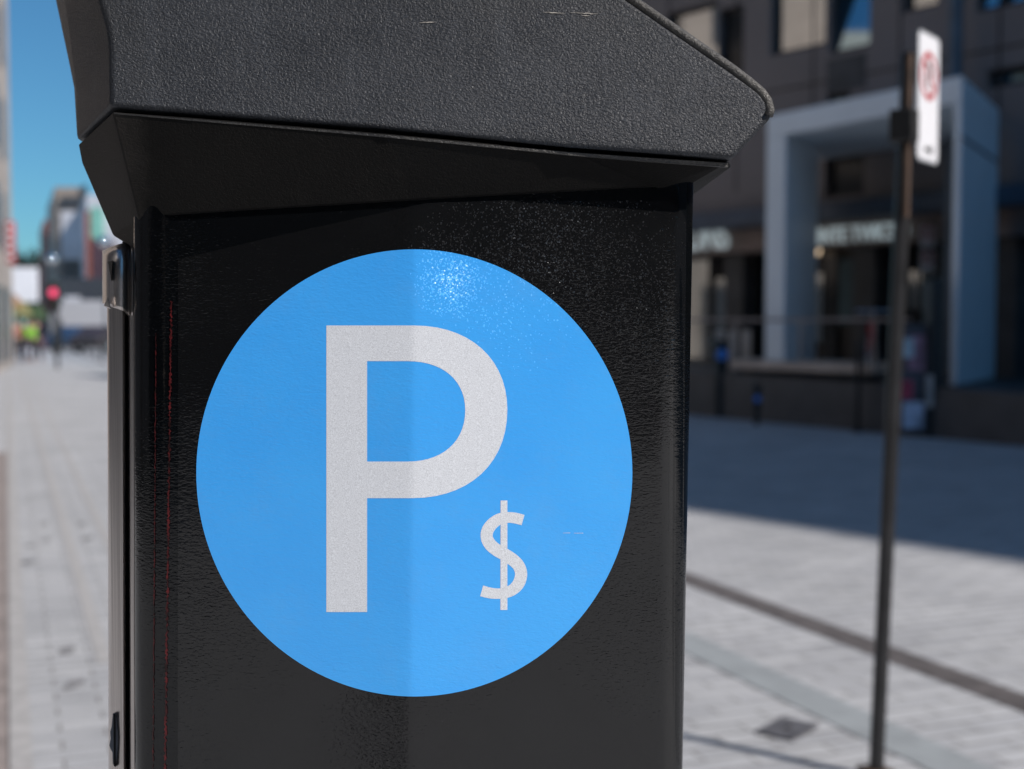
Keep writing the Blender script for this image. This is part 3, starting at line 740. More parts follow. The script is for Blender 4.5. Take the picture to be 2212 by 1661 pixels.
# ------------------------------------------------------------------ sign post (near, right)
M['post'] = simple('dark_painted_steel', (0.022, 0.022, 0.023), 0.45, 0.2, var=.3, scale=12)
M['rust'] = simple('rusty_edge', (0.085, 0.05, 0.032), 0.7, var=.4, scale=20)
M['signwhite'] = simple('white_sign_sheet', (0.78, 0.79, 0.82), 0.35, var=.02)
M['signgrey'] = simple('grey_sign_edge', (0.25, 0.27, 0.29), 0.4)
M['signred'] = simple('red_sign_ink', (0.42, 0.01, 0.02), 0.4, var=.05)
M['ink'] = simple('black_sign_ink', (0.02, 0.02, 0.02), 0.4)
def traffic_sign(base, top, rpost, panel_c, w, h, direction, label, near=True, panels=1):
    t = empty('street_sign', base, label=label, cat='street sign')
    q = MB(); q.sweep([base, (Vector(base) + Vector(top)) / 2, top], rpost, 8 if near else 6); q.build('post', M['post'], t, smooth='angle')
    dr = Vector(direction).normalized(); nr = Vector((dr.y, -dr.x, 0))
    if near:
        q = MB(); q.box((Vector(base) + Vector((0, 0, .02))), (.09, .09, .02), rz=.4); q.build('base_flange', M['rust'], t, bevel=.004)
        cl = at(1953, 272, base[1]); q = MB(); q.box(cl, (.062, .075, .10), rz=math.atan2(dr.y, dr.x)); q.build('clamp', M['ink'], t, bevel=.006)
        cl = cl + Vector((.01, -.035, -.012)); q = MB(); q.cyl(cl, cl + Vector((.006, -.014, 0)), .010, n=14); q.build('bolt', M['post'], t)
    for k_ in range(panels):
        c = Vector(panel_c) + Vector((0, 0, -k_ * h * 1.12))
        def loop(ww, hh, r_, off):
            o_ = []
            for (sx, sz, a0) in ((1, 1, 0), (-1, 1, 90), (-1, -1, 180), (1, -1, 270)):
                for i in range(7):
                    a_ = R(a0 + 15 * i); o_.append(c + dr * (sx * (ww / 2 - r_) + r_ * math.cos(a_)) + Vector((0, 0, sz * (hh / 2 - r_) + r_ * math.sin(a_))) + nr * off)
            return o_
        r_ = w * .12
        q = MB(); q.prism(loop(w, h, r_, 0), loop(w, h, r_, .003)); pn = q.build('sign_panel', M['signgrey'], t)
        q = MB(); q.quad(*loop(w * .93, h * .965, r_ * .8, .0036)); q.build('sign_face', M['signwhite'], pn)
        cc = c + Vector((0, 0, h * .17))
        def ring(r0, r1, off, n=48):
            q_ = MB()
            for i in range(n):
                a0 = 2 * math.pi * i / n; a1 = 2 * math.pi * (i + 1) / n
                P_ = lambda rr, aa: cc + dr * rr * math.cos(aa) + Vector((0, 0, rr * math.sin(aa))) + nr * off
                q_.quad(P_(r0, a0), P_(r1, a0), P_(r1, a1), P_(r0, a1))
            return q_
        r1 = w * .40
        q = ring(r1 * .76, r1, .0042)
        sl_ = Vector(dr) * .707 + Vector((0, 0, -.707)); pe = Vector(dr) * .707 + Vector((0, 0, .707)); o4 = nr * .0046
        q.quad(cc + sl_ * r1 * .82 + pe * r1 * .09 + o4, cc + sl_ * r1 * .82 - pe * r1 * .09 + o4, cc - sl_ * r1 * .82 - pe * r1 * .09 + o4, cc - sl_ * r1 * .82 + pe * r1 * .09 + o4)
        q.build('prohibition_ring', M['signred'], pn)
        # letter P in black inside the ring
        q = MB(); b_ = lambda x, z: cc + dr * x * r1 + Vector((0, 0, z * r1)) + nr * .0040
        q.quad(b_(-.32, -.5), b_(-.12, -.5), b_(-.12, .52), b_(-.32, .52))
        for i in range(10):
            a0 = R(-90 + 18 * i); a1 = R(-90 + 18 * (i + 1))
            q.quad(b_(.05 + .13 * math.cos(a0), .22 + .13 * math.sin(a0)), b_(.05 + .32 * math.cos(a0), .22 + .30 * math.sin(a0)), b_(.05 + .32 * math.cos(a1), .22 + .30 * math.sin(a1)), b_(.05 + .13 * math.cos(a1), .22 + .13 * math.sin(a1)))
        q.quad(b_(-.12, .35), b_(-.12, .52), b_(.05, .52), b_(.05, .35)); q.quad(b_(-.12, -.08), b_(-.12, .09), b_(.05, .09), b_(.05, -.08))
        q.build('letter', M['ink'], pn)
        # small arrow at the foot
        q = MB(); a_ = lambda x, z: c + dr * x * w + Vector((0, 0, -h * .40 + z * w)) + nr * .0041
        q.quad(a_(-.18, -.035), a_(.10, -.035), a_(.10, .035), a_(-.18, .035)); q.quad(a_(.10, -.10), a_(.24, 0), a_(.10, .10)); q.build('arrow', M['ink'], pn)
    return t
pb_ = G(1892, 1680); Yp = pb_.y
pt = at(1964, 115, Yp + .02)
sc_ = (at(1983, 204, Yp - .03) + at(2016, 216, Yp + .13)) / 2
Ls = at(1974, 204, Yp - .02); sdir = Vector((math.sin(R(38)), math.cos(R(38)), 0))
tr = ((2023 - CX) / F * Ls.y - Ls.x) / (sdir.x - (2023 - CX) / F * sdir.y)
nearsign = traffic_sign(pb_, pt, .0235, Ls + sdir * tr / 2 + Vector((0, 0, .005)), tr * .80, .40, sdir, 'white no parking sign on a dark leaning post, nearest on the right')
q = MB(); q.cyl(at(1966, 118, Yp - .02), at(1958, 470, Yp - .02), .008, n=8); q.build('rusty_strap', M['rust'], nearsign)

# far pair of no-parking signs on a thin post
fb = G(2012, 900); traffic_sign(fb, at(2012, 480, fb.y), .03, at(2004, 512, fb.y - .06), .26, .34, (1, .3, 0), 'two small pink and white parking signs on a thin post before the portal', near=False, panels=2)
# tall lamp pole beside the portal
lb = G(2050, 905)
lp_ = empty('street_lamp', lb, label='tall grey lamp column rising out of frame beside the portal right leg', cat='street lamp')
q = MB(); q.cyl(lb, lb + Vector((0, 0, 9)), .13, .10, n=20); q.build('pole', simple('blue_grey_pole', (.12, .15, .18), .5, .4), lp_, smooth='angle')
q = MB(); q.box(lb + Vector((-.6, -.2, 9.0)), (1.6, .3, .12)); q.build('lamp_head', M['signgrey'], lp_, bevel=.03)
q = MB(); q.box(at(2066, 222, lb.y - .14), (.3, .12, .1)); q.build('bracket', M['ink'], lp_)

# poster totem
tb_ = G(2020, 946)
tot = empty('advertising_totem', tb_, label='black advertising totem with pink and white posters near the portal', cat='totem')
def slab(x0, x1, y0, y1, Y, th=.12):
    a = at(x0, y1, Y); c_ = at(x1, y0, Y)
    q_ = MB(); q_.box(((a.x + c_.x) / 2, Y + th / 2, (a.z + c_.z) / 2), (abs(c_.x - a.x), th, c_.z - a.z)); return q_
slab(2006, 2040, 604, 946, tb_.y, .3).build('frame', M['ink'], tot, bevel=.02)
M['poster'] = simple('faded_grey_poster', (.35, .32, .36), .6, var=.5, scale=3)
slab(1945, 2006, 700, 935, tb_.y + .08, .1).build('panel', simple('dark_poster_board', (.10, .09, .10), .6, var=.4, scale=3), tot)
slab(1962, 1998, 725, 800, tb_.y + .06, .015).build('poster', simple('rose_poster', (.45, .22, .27), .6, var=.4, scale=5), tot)
slab(1950, 1974, 730, 772, tb_.y + .04, .015).build('poster', simple('pale_poster', (.6, .66, .68), .6, var=.3, scale=5), tot)
slab(1948, 1972, 822, 862, tb_.y + .05, .015).build('poster', simple('red_poster', (.5, .06, .1), .6, var=.4, scale=5), tot)
slab(1950, 1996, 868, 926, tb_.y + .03, .015).build('poster', simple('white_poster', (.55, .56, .66), .6, var=.3, scale=5), tot)
slab(2000, 2016, 810, 880, tb_.y - .03, .015).build('poster', simple('tan_poster', (.5, .42, .38), .6, var=.2, scale=5), tot)

# distant pay posts, bollards
M['bluelamp'] = simple('blue_sticker', (.05, .25, .75), .4)
def paypost(px, py, wpx, top, label, blue):
    b_ = G(px, py); w = wpx / F * b_.y; zt = at(px, top, b_.y).z
    t = empty('parking_meter', b_, label=label, cat='parking meter')
    q = MB(); q.box(b_ + Vector((0, 0, (zt - .38) / 2)), (w * .78, w * .7, zt - .38)); q.build('pedestal', M['ink'], t, bevel=.02)
    q = MB(); q.box(b_ + Vector((0, 0, zt - .24)), (w, w * .9, .36)); q.build('cabinet', M['ink'], t, bevel=.03)
    q = MB(); q.box(b_ + Vector((0, 0, zt - .03)), (w * 1.25, w * 1.15, .07), ry=.25); q.build('cap', M['ink'], t, bevel=.02)
    if blue:
        c = b_ + Vector((0, -w * .45 - .003, zt - .22)); q = MB(); q.cyl(c, c + Vector((0, .006, 0)), w * .42, n=24); q.build('round_sticker', M['bluelamp'], t)
    return t
paypost(1556, 902, 30, 735, 'black parking meter with a blue disc, next to the pay station edge', True)
paypost(1634, 918, 17, 828, 'short dim parking meter post right of the blue disc meter', True)
def post(px, py, top, wpx, label, mat='post', cat='bollard', name='bollard', group=None):
    b_ = G(px, py); w = wpx / F * b_.y / 2; zt = at(px, top, b_.y).z
    t = empty(name, b_, label=label, cat=cat, group=group)
    q = MB(); q.cyl(b_, (b_.x, b_.y, zt), w, w * .9, n=14); q.ball((b_.x, b_.y, zt), w * .9); q.build('shaft', M[mat], t, smooth='angle')
    q = MB(); q.cyl(b_, b_ + Vector((0, 0, .05)), w * 2.2, w * 1.8, n=14); q.build('foot', M[mat], t, smooth='angle')
    return t
post(1852, 934, 745, 12, 'slim dark bollard standing before the plinth between the portal legs', name='bollard')
post(1601, 905, 800, 9, 'thin dark bollard between the two distant parking meters')

# bicycle behind the near post
M['tyre'] = simple('tyre', (.02, .02, .02), .8); M['chrome'] = simple('pale_bike_metal', (.55, .58, .6), .3, .8)
def bicycle(px, py, Y, rz, label, zb):
    p = at(px, py, Y); t = empty('bicycle', (p.x, Y, zb), rz, label=label, cat='bicycle')
    for x in (-.52, .52):
        q = MB(); q.torus((x, 0, .34), (0, 1, 0), .32, .02, 32, 6); w = q.build('wheel', M['tyre'], t, smooth=True, world=False)
        q = MB(); q.torus((x, 0, .34), (0, 1, 0), .30, .012, 32, 6); q.cyl((x, -.04, .34), (x, .04, .34), .03, n=10)
        for k_ in range(8):
            a_ = math.pi * k_ / 8; q.cyl((x - .3 * math.cos(a_), 0, .34 - .3 * math.sin(a_)), (x + .3 * math.cos(a_), 0, .34 + .3 * math.sin(a_)), .003, n=5)
        rm = q.build('rim', M['chrome'], None, world=False); rm.parent = w
    q = MB()
    for a, b_ in (((-.52, 0, .34), (-.12, 0, .32)), ((-.12, 0, .32), (-.25, 0, .82)), ((-.52, 0, .34), (-.22, 0, .74)), ((-.12, 0, .32), (.36, 0, .80)), ((-.22, 0, .74), (.36, 0, .84)), ((.36, 0, .92), (.52, 0, .34))): q.cyl(a, b_, .018, n=8)
    q.build('frame', M['signred'], t, world=False)
    q = MB(); q.box((-.26, 0, .88), (.26, .14, .05)); q.build('saddle', M['ink'], t, bevel=.02, world=False)
    q = MB(); q.cyl((.36, -.25, .98), (.36, .25, .98), .014, n=8); q.cyl((.36, 0, .9), (.36, 0, .98), .016, n=8); q.build('handlebar', M['chrome'], t, world=False)
bicycle(1880, 800, 17.6, 1.2, 'parked bicycle with pale rims on the plinth behind the near sign post', .66)

# ------------------------------------------------------------------ left side of the street
M['stone'] = simple('sunlit_beige_stone', (0.42, 0.36, 0.31), 0.75, var=.12, scale=1.2)
M['stone2'] = simple('brown_stone_frame', (0.30, 0.25, 0.21), 0.75)
M['whitepanel'] = simple('white_panels', (0.55, 0.56, 0.60), 0.5, var=.15, scale=.5)
M['brick'] = simple('red_brick', (0.30, 0.10, 0.07), 0.8, var=.2)
M['tealglass'] = simple('mint_glass', (0.22, 0.50, 0.42), 0.4)
M['purple'] = simple('plum_storefront', (0.08, 0.045, 0.06), 0.6)
M['darkwin'] = simple('dark_far_glass', (0.05, 0.055, 0.065), 0.3)
def prismbase(mb, pts, z0, z1): mb.prism([(p[0], p[1], z0) for p in pts], [(p[0], p[1], z1) for p in pts]); return mb
nA = Vector(((-420 - CX) / F * 12, 12, 0)); fA = Vector(((30 - CX) / F * 46, 46, 0))
dA = (fA - nA).normalized(); oA = Vector((-dA.y, dA.x, 0))
lbld = empty('stone_building', fA, label='sunlit beige stone building at the left edge of the photo', cat='building')
q = MB(); prismbase(q, [nA, fA, fA + oA * 14, nA + oA * 14], 0, 16.5); q.build('wall', M['stone'], lbld)
q = MB(); prismbase(q, [nA - oA * .35, fA - oA * .35, fA + oA * .0 - oA * .003, nA - oA * .003], 15.8, 16.7); q.build('cornice', M['stone'], lbld)
Lw = (fA - nA).length
for s_ in range(4):
    for k_ in range(9):
        t_ = 1.5 + k_ * (Lw - 3) / 9; a = nA + dA * t_ - oA * .02; b_ = a + dA * 1.5
        q = MB(); prismbase(q, [a - oA * .02, b_ - oA * .02, b_ + oA * .1, a + oA * .1], 3.9 + s_ * 3.1, 5.8 + s_ * 3.1); q.build('window', M['darkwin'], lbld)
for k_ in range(11):
    a = nA + dA * (1 + k_ * 3.1) - oA * .02; b_ = a + dA * 1.5
    q = MB(); prismbase(q, [a - oA * .03, b_ - oA * .03, b_ + oA * .1, a + oA * .1], .3, 2.7); q.build('shopfront', M['darkwin'], lbld)

def block(name, px0, px1, ytop, Y, depth, mat, label, cat='building', ybot=None):
    a = at(px0, ytop, Y); b_ = at(px1, ytop, Y); zt = a.z; z0 = 0 if ybot is None else at(px0, ybot, Y).z
    t = empty(name, ((a.x + b_.x) / 2, Y, 0), label=label, cat=cat)
    dd = Vector((-math.sin(STREET), math.cos(STREET), 0)) * depth
    q = MB(); prismbase(q, [(a.x, Y), (b_.x, Y), (b_.x + dd.x, Y + dd.y), (a.x + dd.x, Y + dd.y)], z0, zt); q.build('wall', mat, t)
    return t
def facade(t, px0, px1, y0, y1, Y, mat, name, th=.25):
    a = at(px0, y1, Y - th); c_ = at(px1, y0, Y - th); q = MB()
    q.box(((a.x + c_.x) / 2, Y - th / 2 - .004, (a.z + c_.z) / 2), (abs(c_.x - a.x), th - .008, c_.z - a.z)); q.build(name, mat, t)
t = block('office_block', 118, 186, 404, 100, 20, M['stone2'], 'tall brown framed office block with white panels, far down the street', )
facade(t, 131, 178, 425, 446, 100, M['darkwin'], 'window'); facade(t, 133, 176, 456, 560, 100, M['whitepanel'], 'cladding_panel'); facade(t, 180, 186, 400, 640, 100, M['darkwin'], 'corner_column')
for y in (568, 590, 612, 634): facade(t, 133, 176, y, y + 14, 100, M['darkwin'], 'window')
t = block('office_block', 187, 290, 420, 92, 20, M['whitepanel'], 'pale glass office block partly behind the pay station hood', )
facade(t, 195, 222, 448, 515, 92, M['tealglass'], 'tinted_window'); facade(t, 187, 196, 455, 640, 92, M['brick'], 'brick_pier'); facade(t, 197, 245, 520, 600, 92, M['purple'], 'storefront'); facade(t, 190, 250, 604, 690, 92, M['darkwin'], 'shopfront')
t = block('brick_building', 95, 119, 474, 120, 16, M['brick'], 'narrow red brick building left of the brown framed block')
facade(t, 98, 116, 520, 545, 120, M['darkwin'], 'window'); facade(t, 96, 118, 562, 640, 120, M['stone2'], 'storefront')
t = block('shop_building', 60, 98, 590, 150, 16, M['purple'], 'low dark shop building at the end of the street')
facade(t, 62, 92, 640, 690, 150, M['darkwin'], 'shopfront')
t = block('shop_building', 120, 300, 600, 84, 6, M['darkwin'], 'dark shopfront row under the far office blocks')
facade(t, 140, 170, 640, 680, 84, M['whitepanel'], 'window'); facade(t, 180, 196, 650, 700, 84, M['bluelamp'], 'window'); facade(t, 200, 230, 660, 690, 84, M['brick'], 'door')
# vertical red banner on the left building
a = at(14, 478, 40); c_ = at(33, 570, 40)
bn = empty('vertical_sign', (a.x, 40, 0), label='vertical red and white shop sign on the left stone building', cat='shop sign')
q = MB(); q.box(((a.x + c_.x) / 2, 40, (a.z + c_.z) / 2), (c_.x - a.x, .15, a.z - c_.z)); q.build('panel', simple('red_banner', (.42, .05, .06), .6, var=.3, scale=2), bn, bevel=.02)
for k_ in range(5):
    z = a.z - (a.z - c_.z) * (k_ + .6) / 5.4; q = MB(); q.box(((a.x + c_.x) / 2, 39.9, z), (.14, .03, .12)); q.build('character_block', M['signwhite'], bn)
q = MB(); q.box((a.x - .2, 40.05, a.z - .2), (.6, .06, .06)); q.build('bracket', M['ink'], bn)
# billboard
Yb = 78
a = at(22, 578, Yb); c_ = at(82, 652, Yb)
bb = empty('billboard', ((a.x + c_.x) / 2, Yb, 0), label='square white billboard on dark posts above the walkers', cat='billboard')
q = MB(); q.box(((a.x + c_.x) / 2, Yb, (a.z + c_.z) / 2), (c_.x - a.x, .2, a.z - c_.z)); q.build('panel', simple('white_billboard_sheet', (.85, .85, .88), .5, var=.03), bb, bevel=.03)
q = MB()
for x in (a.x + .25, c_.x - .25): q.cyl((x, Yb + .15, 0), (x, Yb + .15, a.z - .1), .08, n=10)
q.build('post', M['ink'], bb)
# market stalls / canopy below in orange, yellow and green
M['orange'] = simple('orange_canvas', (.30, .16, .07), .7); M['yellow'] = simple('yellow_canvas', (.24, .22, .09), .7); M['green'] = simple('green_canvas', (.045, .08, .03), .7)
for px0, px1, y0, y1, mt, Y, lb_ in ((8, 26, 636, 662, 'orange', 72, 'orange canvas stall at the far left under the billboard'), (22, 48, 650, 682, 'yellow', 74, 'yellow canvas stall below the billboard'), (44, 84, 658, 690, 'green', 76, 'dark green canvas stall behind the walkers')):
    a = at(px0, y0, Y); c_ = at(px1, y1, Y); t = empty('market_stall', ((a.x + c_.x) / 2, Y, 0), label=lb_, cat='market stall')
    w = c_.x - a.x
    q = MB(); q.prism([(a.x, Y, c_.z), (c_.x, Y, c_.z), (c_.x, Y + 1.6, c_.z), (a.x, Y + 1.6, c_.z)], [(a.x + w * .2, Y + .6, a.z), (c_.x - w * .2, Y + .6, a.z), (c_.x - w * .2, Y + 1, a.z), (a.x + w * .2, Y + 1, a.z)]); q.build('canopy', M[mt], t)
    q = MB()
    for x in (a.x + .05, c_.x - .05):
        for y in (Y + .05, Y + 1.55): q.cyl((x, y, 0), (x, y, c_.z), .03, n=8)
    q.build('frame', M['ink'], t)
    q = MB(); q.box(((a.x + c_.x) / 2, Y + .8, .45), (w * .9, 1.2, .9)); q.build('counter', M['purple'], t)

# trees beyond
M['leaf'] = simple('dark_leaves', (0.035, 0.05, 0.03), .8, var=.4, scale=3); M['bark'] = simple('bark', (.05, .04, .035), .9)
def tree(px, ytop, Y, wpx, label):
    b_ = at(px, HOR, Y); zt = at(px, ytop, Y).z; w = wpx / F * Y / 2
    t = empty('tree', (b_.x, Y, 0), label=label, cat='tree', group='trees at the end of the street')
    q = MB(); q.sweep([(b_.x, Y, 0), (b_.x + .1, Y, zt * .3), (b_.x - .05, Y, zt * .75)], [.28, .2, .06], 8)
    for k_ in range(6):
        a_ = k_ * 1.1; z_ = zt * (.3 + .07 * k_); q.sweep([(b_.x, Y, z_), (b_.x + w * .7 * math.cos(a_), Y + w * .7 * math.sin(a_), z_ + zt * .2)], [.1, .03], 6)
    q.build('trunk', M['bark'], t, smooth=True)
    me = bpy.data.meshes.new('crown'); vs, fs = [], []
    cl = [(Vector((random.uniform(-1, 1), random.uniform(-1, 1), random.uniform(-1, 1))), random.uniform(.25, .45)) for _ in range(26)]
    for c0, r0 in cl:
        if c0.length > 1: c0 = c0.normalized() * random.uniform(.6, 1)
        for _ in range(90):
            d_ = Vector((random.gauss(0, 1), random.gauss(0, 1), random.gauss(0, 1))).normalized() * r0 * random.uniform(.6, 1)
            p = c0 + d_; P_ = Vector((b_.x + p.x * w, Y + p.y * w, zt * .66 + p.z * zt * .32)); s_ = .22
            u = Vector((random.uniform(-1, 1), random.uniform(-1, 1), random.uniform(-1, 1))).normalized(); v_ = u.cross(Vector((.3, .5, .8))).normalized()
            i0 = len(vs); vs += [P_ - u * s_, P_ + v_ * s_ * .6, P_ + u * s_, P_ - v_ * s_ * .6]; fs.append((i0, i0 + 1, i0 + 2, i0 + 3))
    me.from_pydata([tuple(x) for x in vs], [], fs); o = link('crown', me, M['leaf']); setin(o, t)
tree(44, 548, 170, 50, 'dark tree left of the gap at the end of the street')
tree(66, 532, 178, 56, 'tallest dark tree above the white billboard')
tree(90, 556, 160, 44, 'dark tree beside the narrow brick building')

# traffic light
M['lampred'] = simple('lit_red_lens', (.9, .05, .12), .4, emit=((1.0, .12, .28), .7))
tl = at(123, 705, 42); t = empty('traffic_light', (tl.x, 42, 0), label='traffic light showing red on a dark pole right of the walkers', cat='traffic light')
zt = at(123, 612, 42).z
q = MB(); q.cyl((tl.x, 42, 0), (tl.x, 42, zt), .06, .05, n=12); q.build('pole', M['ink'], t, smooth='angle')
q = MB(); q.box((tl.x, 41.85, zt - .42), (.34, .24, .95)); hd = q.build('signal_head', M['ink'], t, bevel=.04)
zr = at(123, 632, 41.7).z
for dz, mt in ((0, 'lampred'), (-.3, 'ink'), (-.58, 'ink')):
    q = MB(); q.cyl((tl.x, 41.735, zr + dz), (tl.x, 41.70, zr + dz), .13, n=24); q.build('lens', M[mt], hd)
# globe street lamps catching the sun
for px, py, Y, lb_ in ((113, 558, 60, 'globe lamp post in front of the brown framed block'), (225, 522, 58, 'globe lamp post just left of the pay station hood')):
    p = at(px, py, Y); t = empty('street_lamp', (p.x, Y, 0), label=lb_, cat='street lamp')
    q = MB(); q.cyl((p.x, Y, 0), (p.x, Y, p.z - .1), .05, .04, n=10); q.build('pole', M['ink'], t)
    q = MB(); q.ball(p, .26, n=24); q.build('globe', simple('polished_globe', (.9, .9, .88), .06, 1.0, var=.02), t, smooth=True)
# light trucks and cars far away
M['carw'] = simple('white_car_paint', (.40, .40, .42), .25, var=.02); M['carb'] = simple('navy_car_paint', (.03, .06, .12), .25, var=.1); M['card'] = simple('dark_car_paint', (.05, .04, .045), .25)
def vehicle(px, Y, mat, label, van=False):
    p = at(px, HOR, Y); t = empty('parked_van' if van else 'parked_car', (p.x, Y, 0), R(75 if not van else 5), label=label, cat='van' if van else 'car')
    L_, W_, H_ = (5.2, 2.2, 3.1) if van else (4.4, 1.8, 1.45)
    if van: prof_ = [(-L_ / 2, .4), (L_ / 2, .4), (L_ / 2, 1.3), (L_ / 2 - .9, 1.6), (L_ / 2 - 1.3, 2.3), (L_ / 2 - 1.5, H_), (-L_ / 2, H_)]
    else: prof_ = [(-2.2, .35), (2.2, .35), (2.2, .75), (1.2, .9), (.55, 1.42), (-.9, 1.45), (-1.7, .98), (-2.2, .92)]
    q = MB(); q.prism([(x, -W_ / 2, z) for x, z in prof_], [(x, W_ / 2, z) for x, z in prof_]); bd = q.build('body', mat, t, bevel=.08, world=False)
    q = MB()
    if van: q.box((L_ / 2 - 1.1, 0, 1.95), (.08, W_ * .85, .6), ry=-.5)
    else:
        q.prism([(1.1, -.86, .93), (.55, -.86, 1.36), (-.85, -.86, 1.38), (-1.55, -.86, 1.0)], [(1.1, .96, .93), (.55, .96, 1.36), (-.85, .96, 1.38), (-1.55, .96, 1.0)])
    q.build('window', M['darkwin'], t, world=False)
    for x in (-L_ * .31, L_ * .31):
        for y in (-W_ / 2, W_ / 2):
            q = MB(); q.cyl((x, y - .1, .34), (x, y + .1, .34), .34, n=20); w = q.build('wheel', M['tyre'], t, world=False)
            q = MB(); q.cyl((x, y - .108, .34), (x, y + .108, .34), .2, n=16); h_ = q.build('rim', M['chrome'], None, world=False); h_.parent = w
vehicle(206, 82, M['carw'], 'white delivery van far down the street beside the pay station', True)
vehicle(175, 74, M['carb'], 'navy car parked left of the white van')
vehicle(232, 68, M['card'], 'dark car parked nearest the pay station edge')
vehicle(110, 110, M['card'], 'dark car parked behind the traffic light pole')
# row of slim bollards
bl_ = ['leftmost slim bollard of the far row', 'second slim bollard of the far row', 'third slim bollard of the far row', 'fourth slim bollard of the far row', 'fifth slim bollard of the far row', 'rightmost slim bollard of the far row']
for i, (px, py, top) in enumerate([(130, 762, 690), (150, 752, 722), (168, 757, 724), (188, 764, 727), (206, 772, 730), (222, 784, 733)]):
    post(px, py, top, 5 if i else 9, bl_[i] + (', beside the traffic light' if i == 0 else ' before the parked cars'), mat='post', group='slim bollards in a row')

# walkers
M['skin'] = simple('skin', (.45, .27, .20), .6, var=.05); M['hair'] = simple('dark_hair', (.02, .015, .012), .7); M['trous'] = simple('dark_trousers', (.03, .03, .04), .8)
M['neon'] = simple('neon_green_jacket', (.20, .55, .03), .7); M['top1'] = simple('rust_red_shirt', (.28, .10, .08), .8); M['top2'] = simple('black_top', (.03, .028, .03), .8); M['bag'] = simple('pale_bag', (.6, .62, .7), .7)
def skin(name, verts, edges, radii, mat, parent):
    me = bpy.data.meshes.new(name); me.from_pydata(verts, edges, []); o = link(name, me, mat); o.parent = parent
    m = o.modifiers.new('s', 'SKIN'); me.skin_vertices.new() if not me.skin_vertices else None
    for i, r_ in enumerate(radii): me.skin_vertices[0].data[i].radius = (r_, r_)
    me.skin_vertices[0].data[0].use_root = True
    sb = o.modifiers.new('ss', 'SUBSURF'); sb.levels = 1; sb.render_levels = 2
    return o
def person(px, py, rz, stride, top, label, extra=None):
    b_ = G(px, py); t = empty('person', b_, rz, label=label, cat='person')
    s_ = stride
    V0 = [(0, 0, .95), (0, 0, 1.15), (0, .01, 1.38), (0, .01, 1.48), (0, -.01, 1.60),
          (-.09, 0, .88), (-.10, -s_ * .5, .50), (-.10, -s_, .08), (-.10, -s_ - .14, .04),
          (.09, 0, .88), (.10, s_ * .4, .50), (.10, s_, .10), (.10, s_ - .14, .04),
          (-.19, .01, 1.38), (-.24, .05, 1.12), (-.24, -.05, .88), (-.24, -.09, .80),
          (.19, .01, 1.38), (.24, -.03, 1.12), (.24, -.12, .88), (.24, -.16, .80)]
    E0 = [(0, 1), (1, 2), (2, 3), (3, 4), (0, 5), (5, 6), (6, 7), (7, 8), (0, 9), (9, 10), (10, 11), (11, 12), (2, 13), (13, 14), (14, 15), (15, 16), (2, 17), (17, 18), (18, 19), (19, 20)]
    r0 = [.13, .12, .13, .055, .09, .085, .06, .04, .035, .085, .06, .04, .035, .05, .04, .03, .032, .05, .04, .03, .032]
    skin('body', V0, E0, r0, M['skin'], t)
    idx = [0, 1, 2, 13, 14, 15, 17, 18, 19]
    skin('shirt', [V0[i] for i in idx], [(0, 1), (1, 2), (2, 3), (3, 4), (4, 5), (2, 6), (6, 7), (7, 8)], [.15, .145, .15, .068, .055, .045, .068, .055, .045], top, t)
    idx = [0, 5, 6, 7, 9, 10, 11]
    skin('trousers', [V0[i] for i in idx], [(0, 1), (1, 2), (2, 3), (0, 4), (4, 5), (5, 6)], [.145, .105, .08, .06, .105, .08, .06], M['trous'], t)
    q = MB(); q.ball((0, .015, 1.64), .105, (.9, 1.02, 1.05)); q.build('hair', M['hair'], t, smooth=True, world=False)
    q = MB(); q.ball((0, -.105, 1.585), .018); q.build('nose', M['skin'], t, smooth=True, world=False)
    return t
p1 = person(38, 784, .3, .18, M['top1'], 'walker in a rust red shirt and dark trousers, leftmost on the pavement')
p2 = person(79, 783, -.2, .22, M['top2'], 'walker in dark clothes right of the one in neon green')
p3 = person(64, 784, 0, .15, M['neon'], 'walker in a neon green jacket between the other two')
hb = G(57, 775); q = MB(); q.ball((0, 0, .33), .22, (.8, .5, 1.2)); q.torus((0, 0, .60), (0, 1, 0), .10, .012, 20, 6)
q.build('shopping_bag', M['bag'], label='pale shopping bag between the walkers', cat='bag').location = hb

# building across the street, behind the viewer: what the glossy cabinet mirrors
ob = empty('opposite_building', (-3, -13, 0), label='dark office block across the street, behind the viewer', cat='building')
q = MB(); q.box((-2, -19, 8), (14, 12, 16)); q.build('wall', simple('dark_brown_stone', (.07, .06, .055), .8), ob)
for k_ in range(3):
    q = MB(); q.box((-6.4 + k_ * 4.4, -12.98, 1.7), (3.6, .06, 2.6)); q.build('shopfront', M['darkwin'], ob)

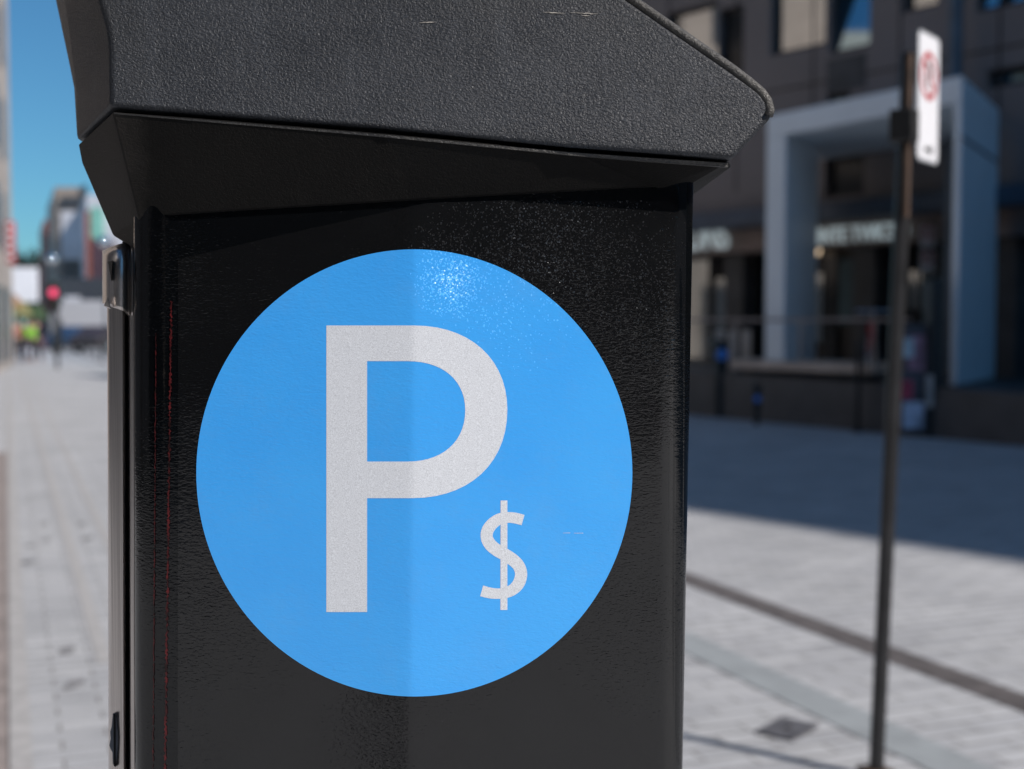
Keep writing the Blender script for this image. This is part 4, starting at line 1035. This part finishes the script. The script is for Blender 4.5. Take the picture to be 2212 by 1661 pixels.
lb2 = Vector((-.72, -1.8, 0)); t = empty('street_lamp', lb2, label='added black pole behind the viewer, mirrored as a dark stripe', cat='street lamp')  # unseen pole added for a dark stripe in the cabinet's reflection
q = MB(); q.cyl(lb2, lb2 + Vector((0, 0, 5)), .056, .052, n=20); q.build('pole', M['ink'], t, smooth='angle')
q = MB(); q.cyl(lb2 + Vector((0, 0, 5)), lb2 + Vector((0, 0, 5.4)), .12, .2, n=16); q.build('pole_top', M['ink'], t, smooth='angle')

nb2 = empty('dark_blocker_building', (-14, -1, 0), label='unseen dark block added left of the viewer to blacken the cabinet reflections', cat='building')  # unseen building added so the cabinet's left corner mirrors black
q = MB(); q.box((-15, -1.4, 7.5), (12, 22, 15)); q.build('wall', simple('black_blocker_wall', (.025, .025, .028), .5), nb2)
for k_ in range(5):
    q = MB(); q.box((-8.98, -10.2 + k_ * 4.4, 1.7), (.06, 3.4, 2.6)); q.build('shopfront', M['darkwin'], nb2)

nb3 = empty('stone_building', (-25, -22, 0), label='unseen pale building added behind and left of the viewer for a grey reflection', cat='building')  # unseen building added to put a grey strip in the corner reflection
q = MB(); q.box((-25, -22, 9), (18, 14, 18)); q.build('wall', M['stone'], nb3)
for k_ in range(4):
    for j_ in range(4):
        q = MB(); q.box((-15.98, -27 + k_ * 3.4, 3.5 + j_ * 4), (.06, 1.6, 2)); q.build('window', M['darkwin'], nb3)

# warm lamp inside the shop, panel joints on the facade
p = fpt(1762, 542, .45); q = MB(); q.ball(p, .09); q.build('lit_lamp', simple('warm_bulb', (1, .8, .6), .4, emit=((1, .75, .5), 1.2)), bld, smooth=True)
q = MB()
for k_ in range(14):
    u = -19 + k_ * 1.75; fbox(q, u, u + .03, 3.9, 15.1, -.012, .0)
for z in (5.6, 8.2, 10.8): fbox(q, -20.9, 5.4, z, z + .03, -.0145, -.002)
q.build('panel_joints', M['frame'], bld)

nb4 = empty('brick_building', (30, -33, 0), label='unseen dark building added behind and right of the viewer to darken reflections', cat='building')  # unseen building added to darken what the right corner mirrors
q = MB(); q.box((33, -40, 5), (50, 14, 10)); q.build('wall', simple('dark_brick', (.09, .06, .05), .8), nb4)
for k_ in range(7):
    for j_ in range(2):
        q = MB(); q.box((13 + k_ * 6, -32.98, 3.5 + j_ * 5), (2.4, .06, 2.4)); q.build('window', M['darkwin'], nb4)
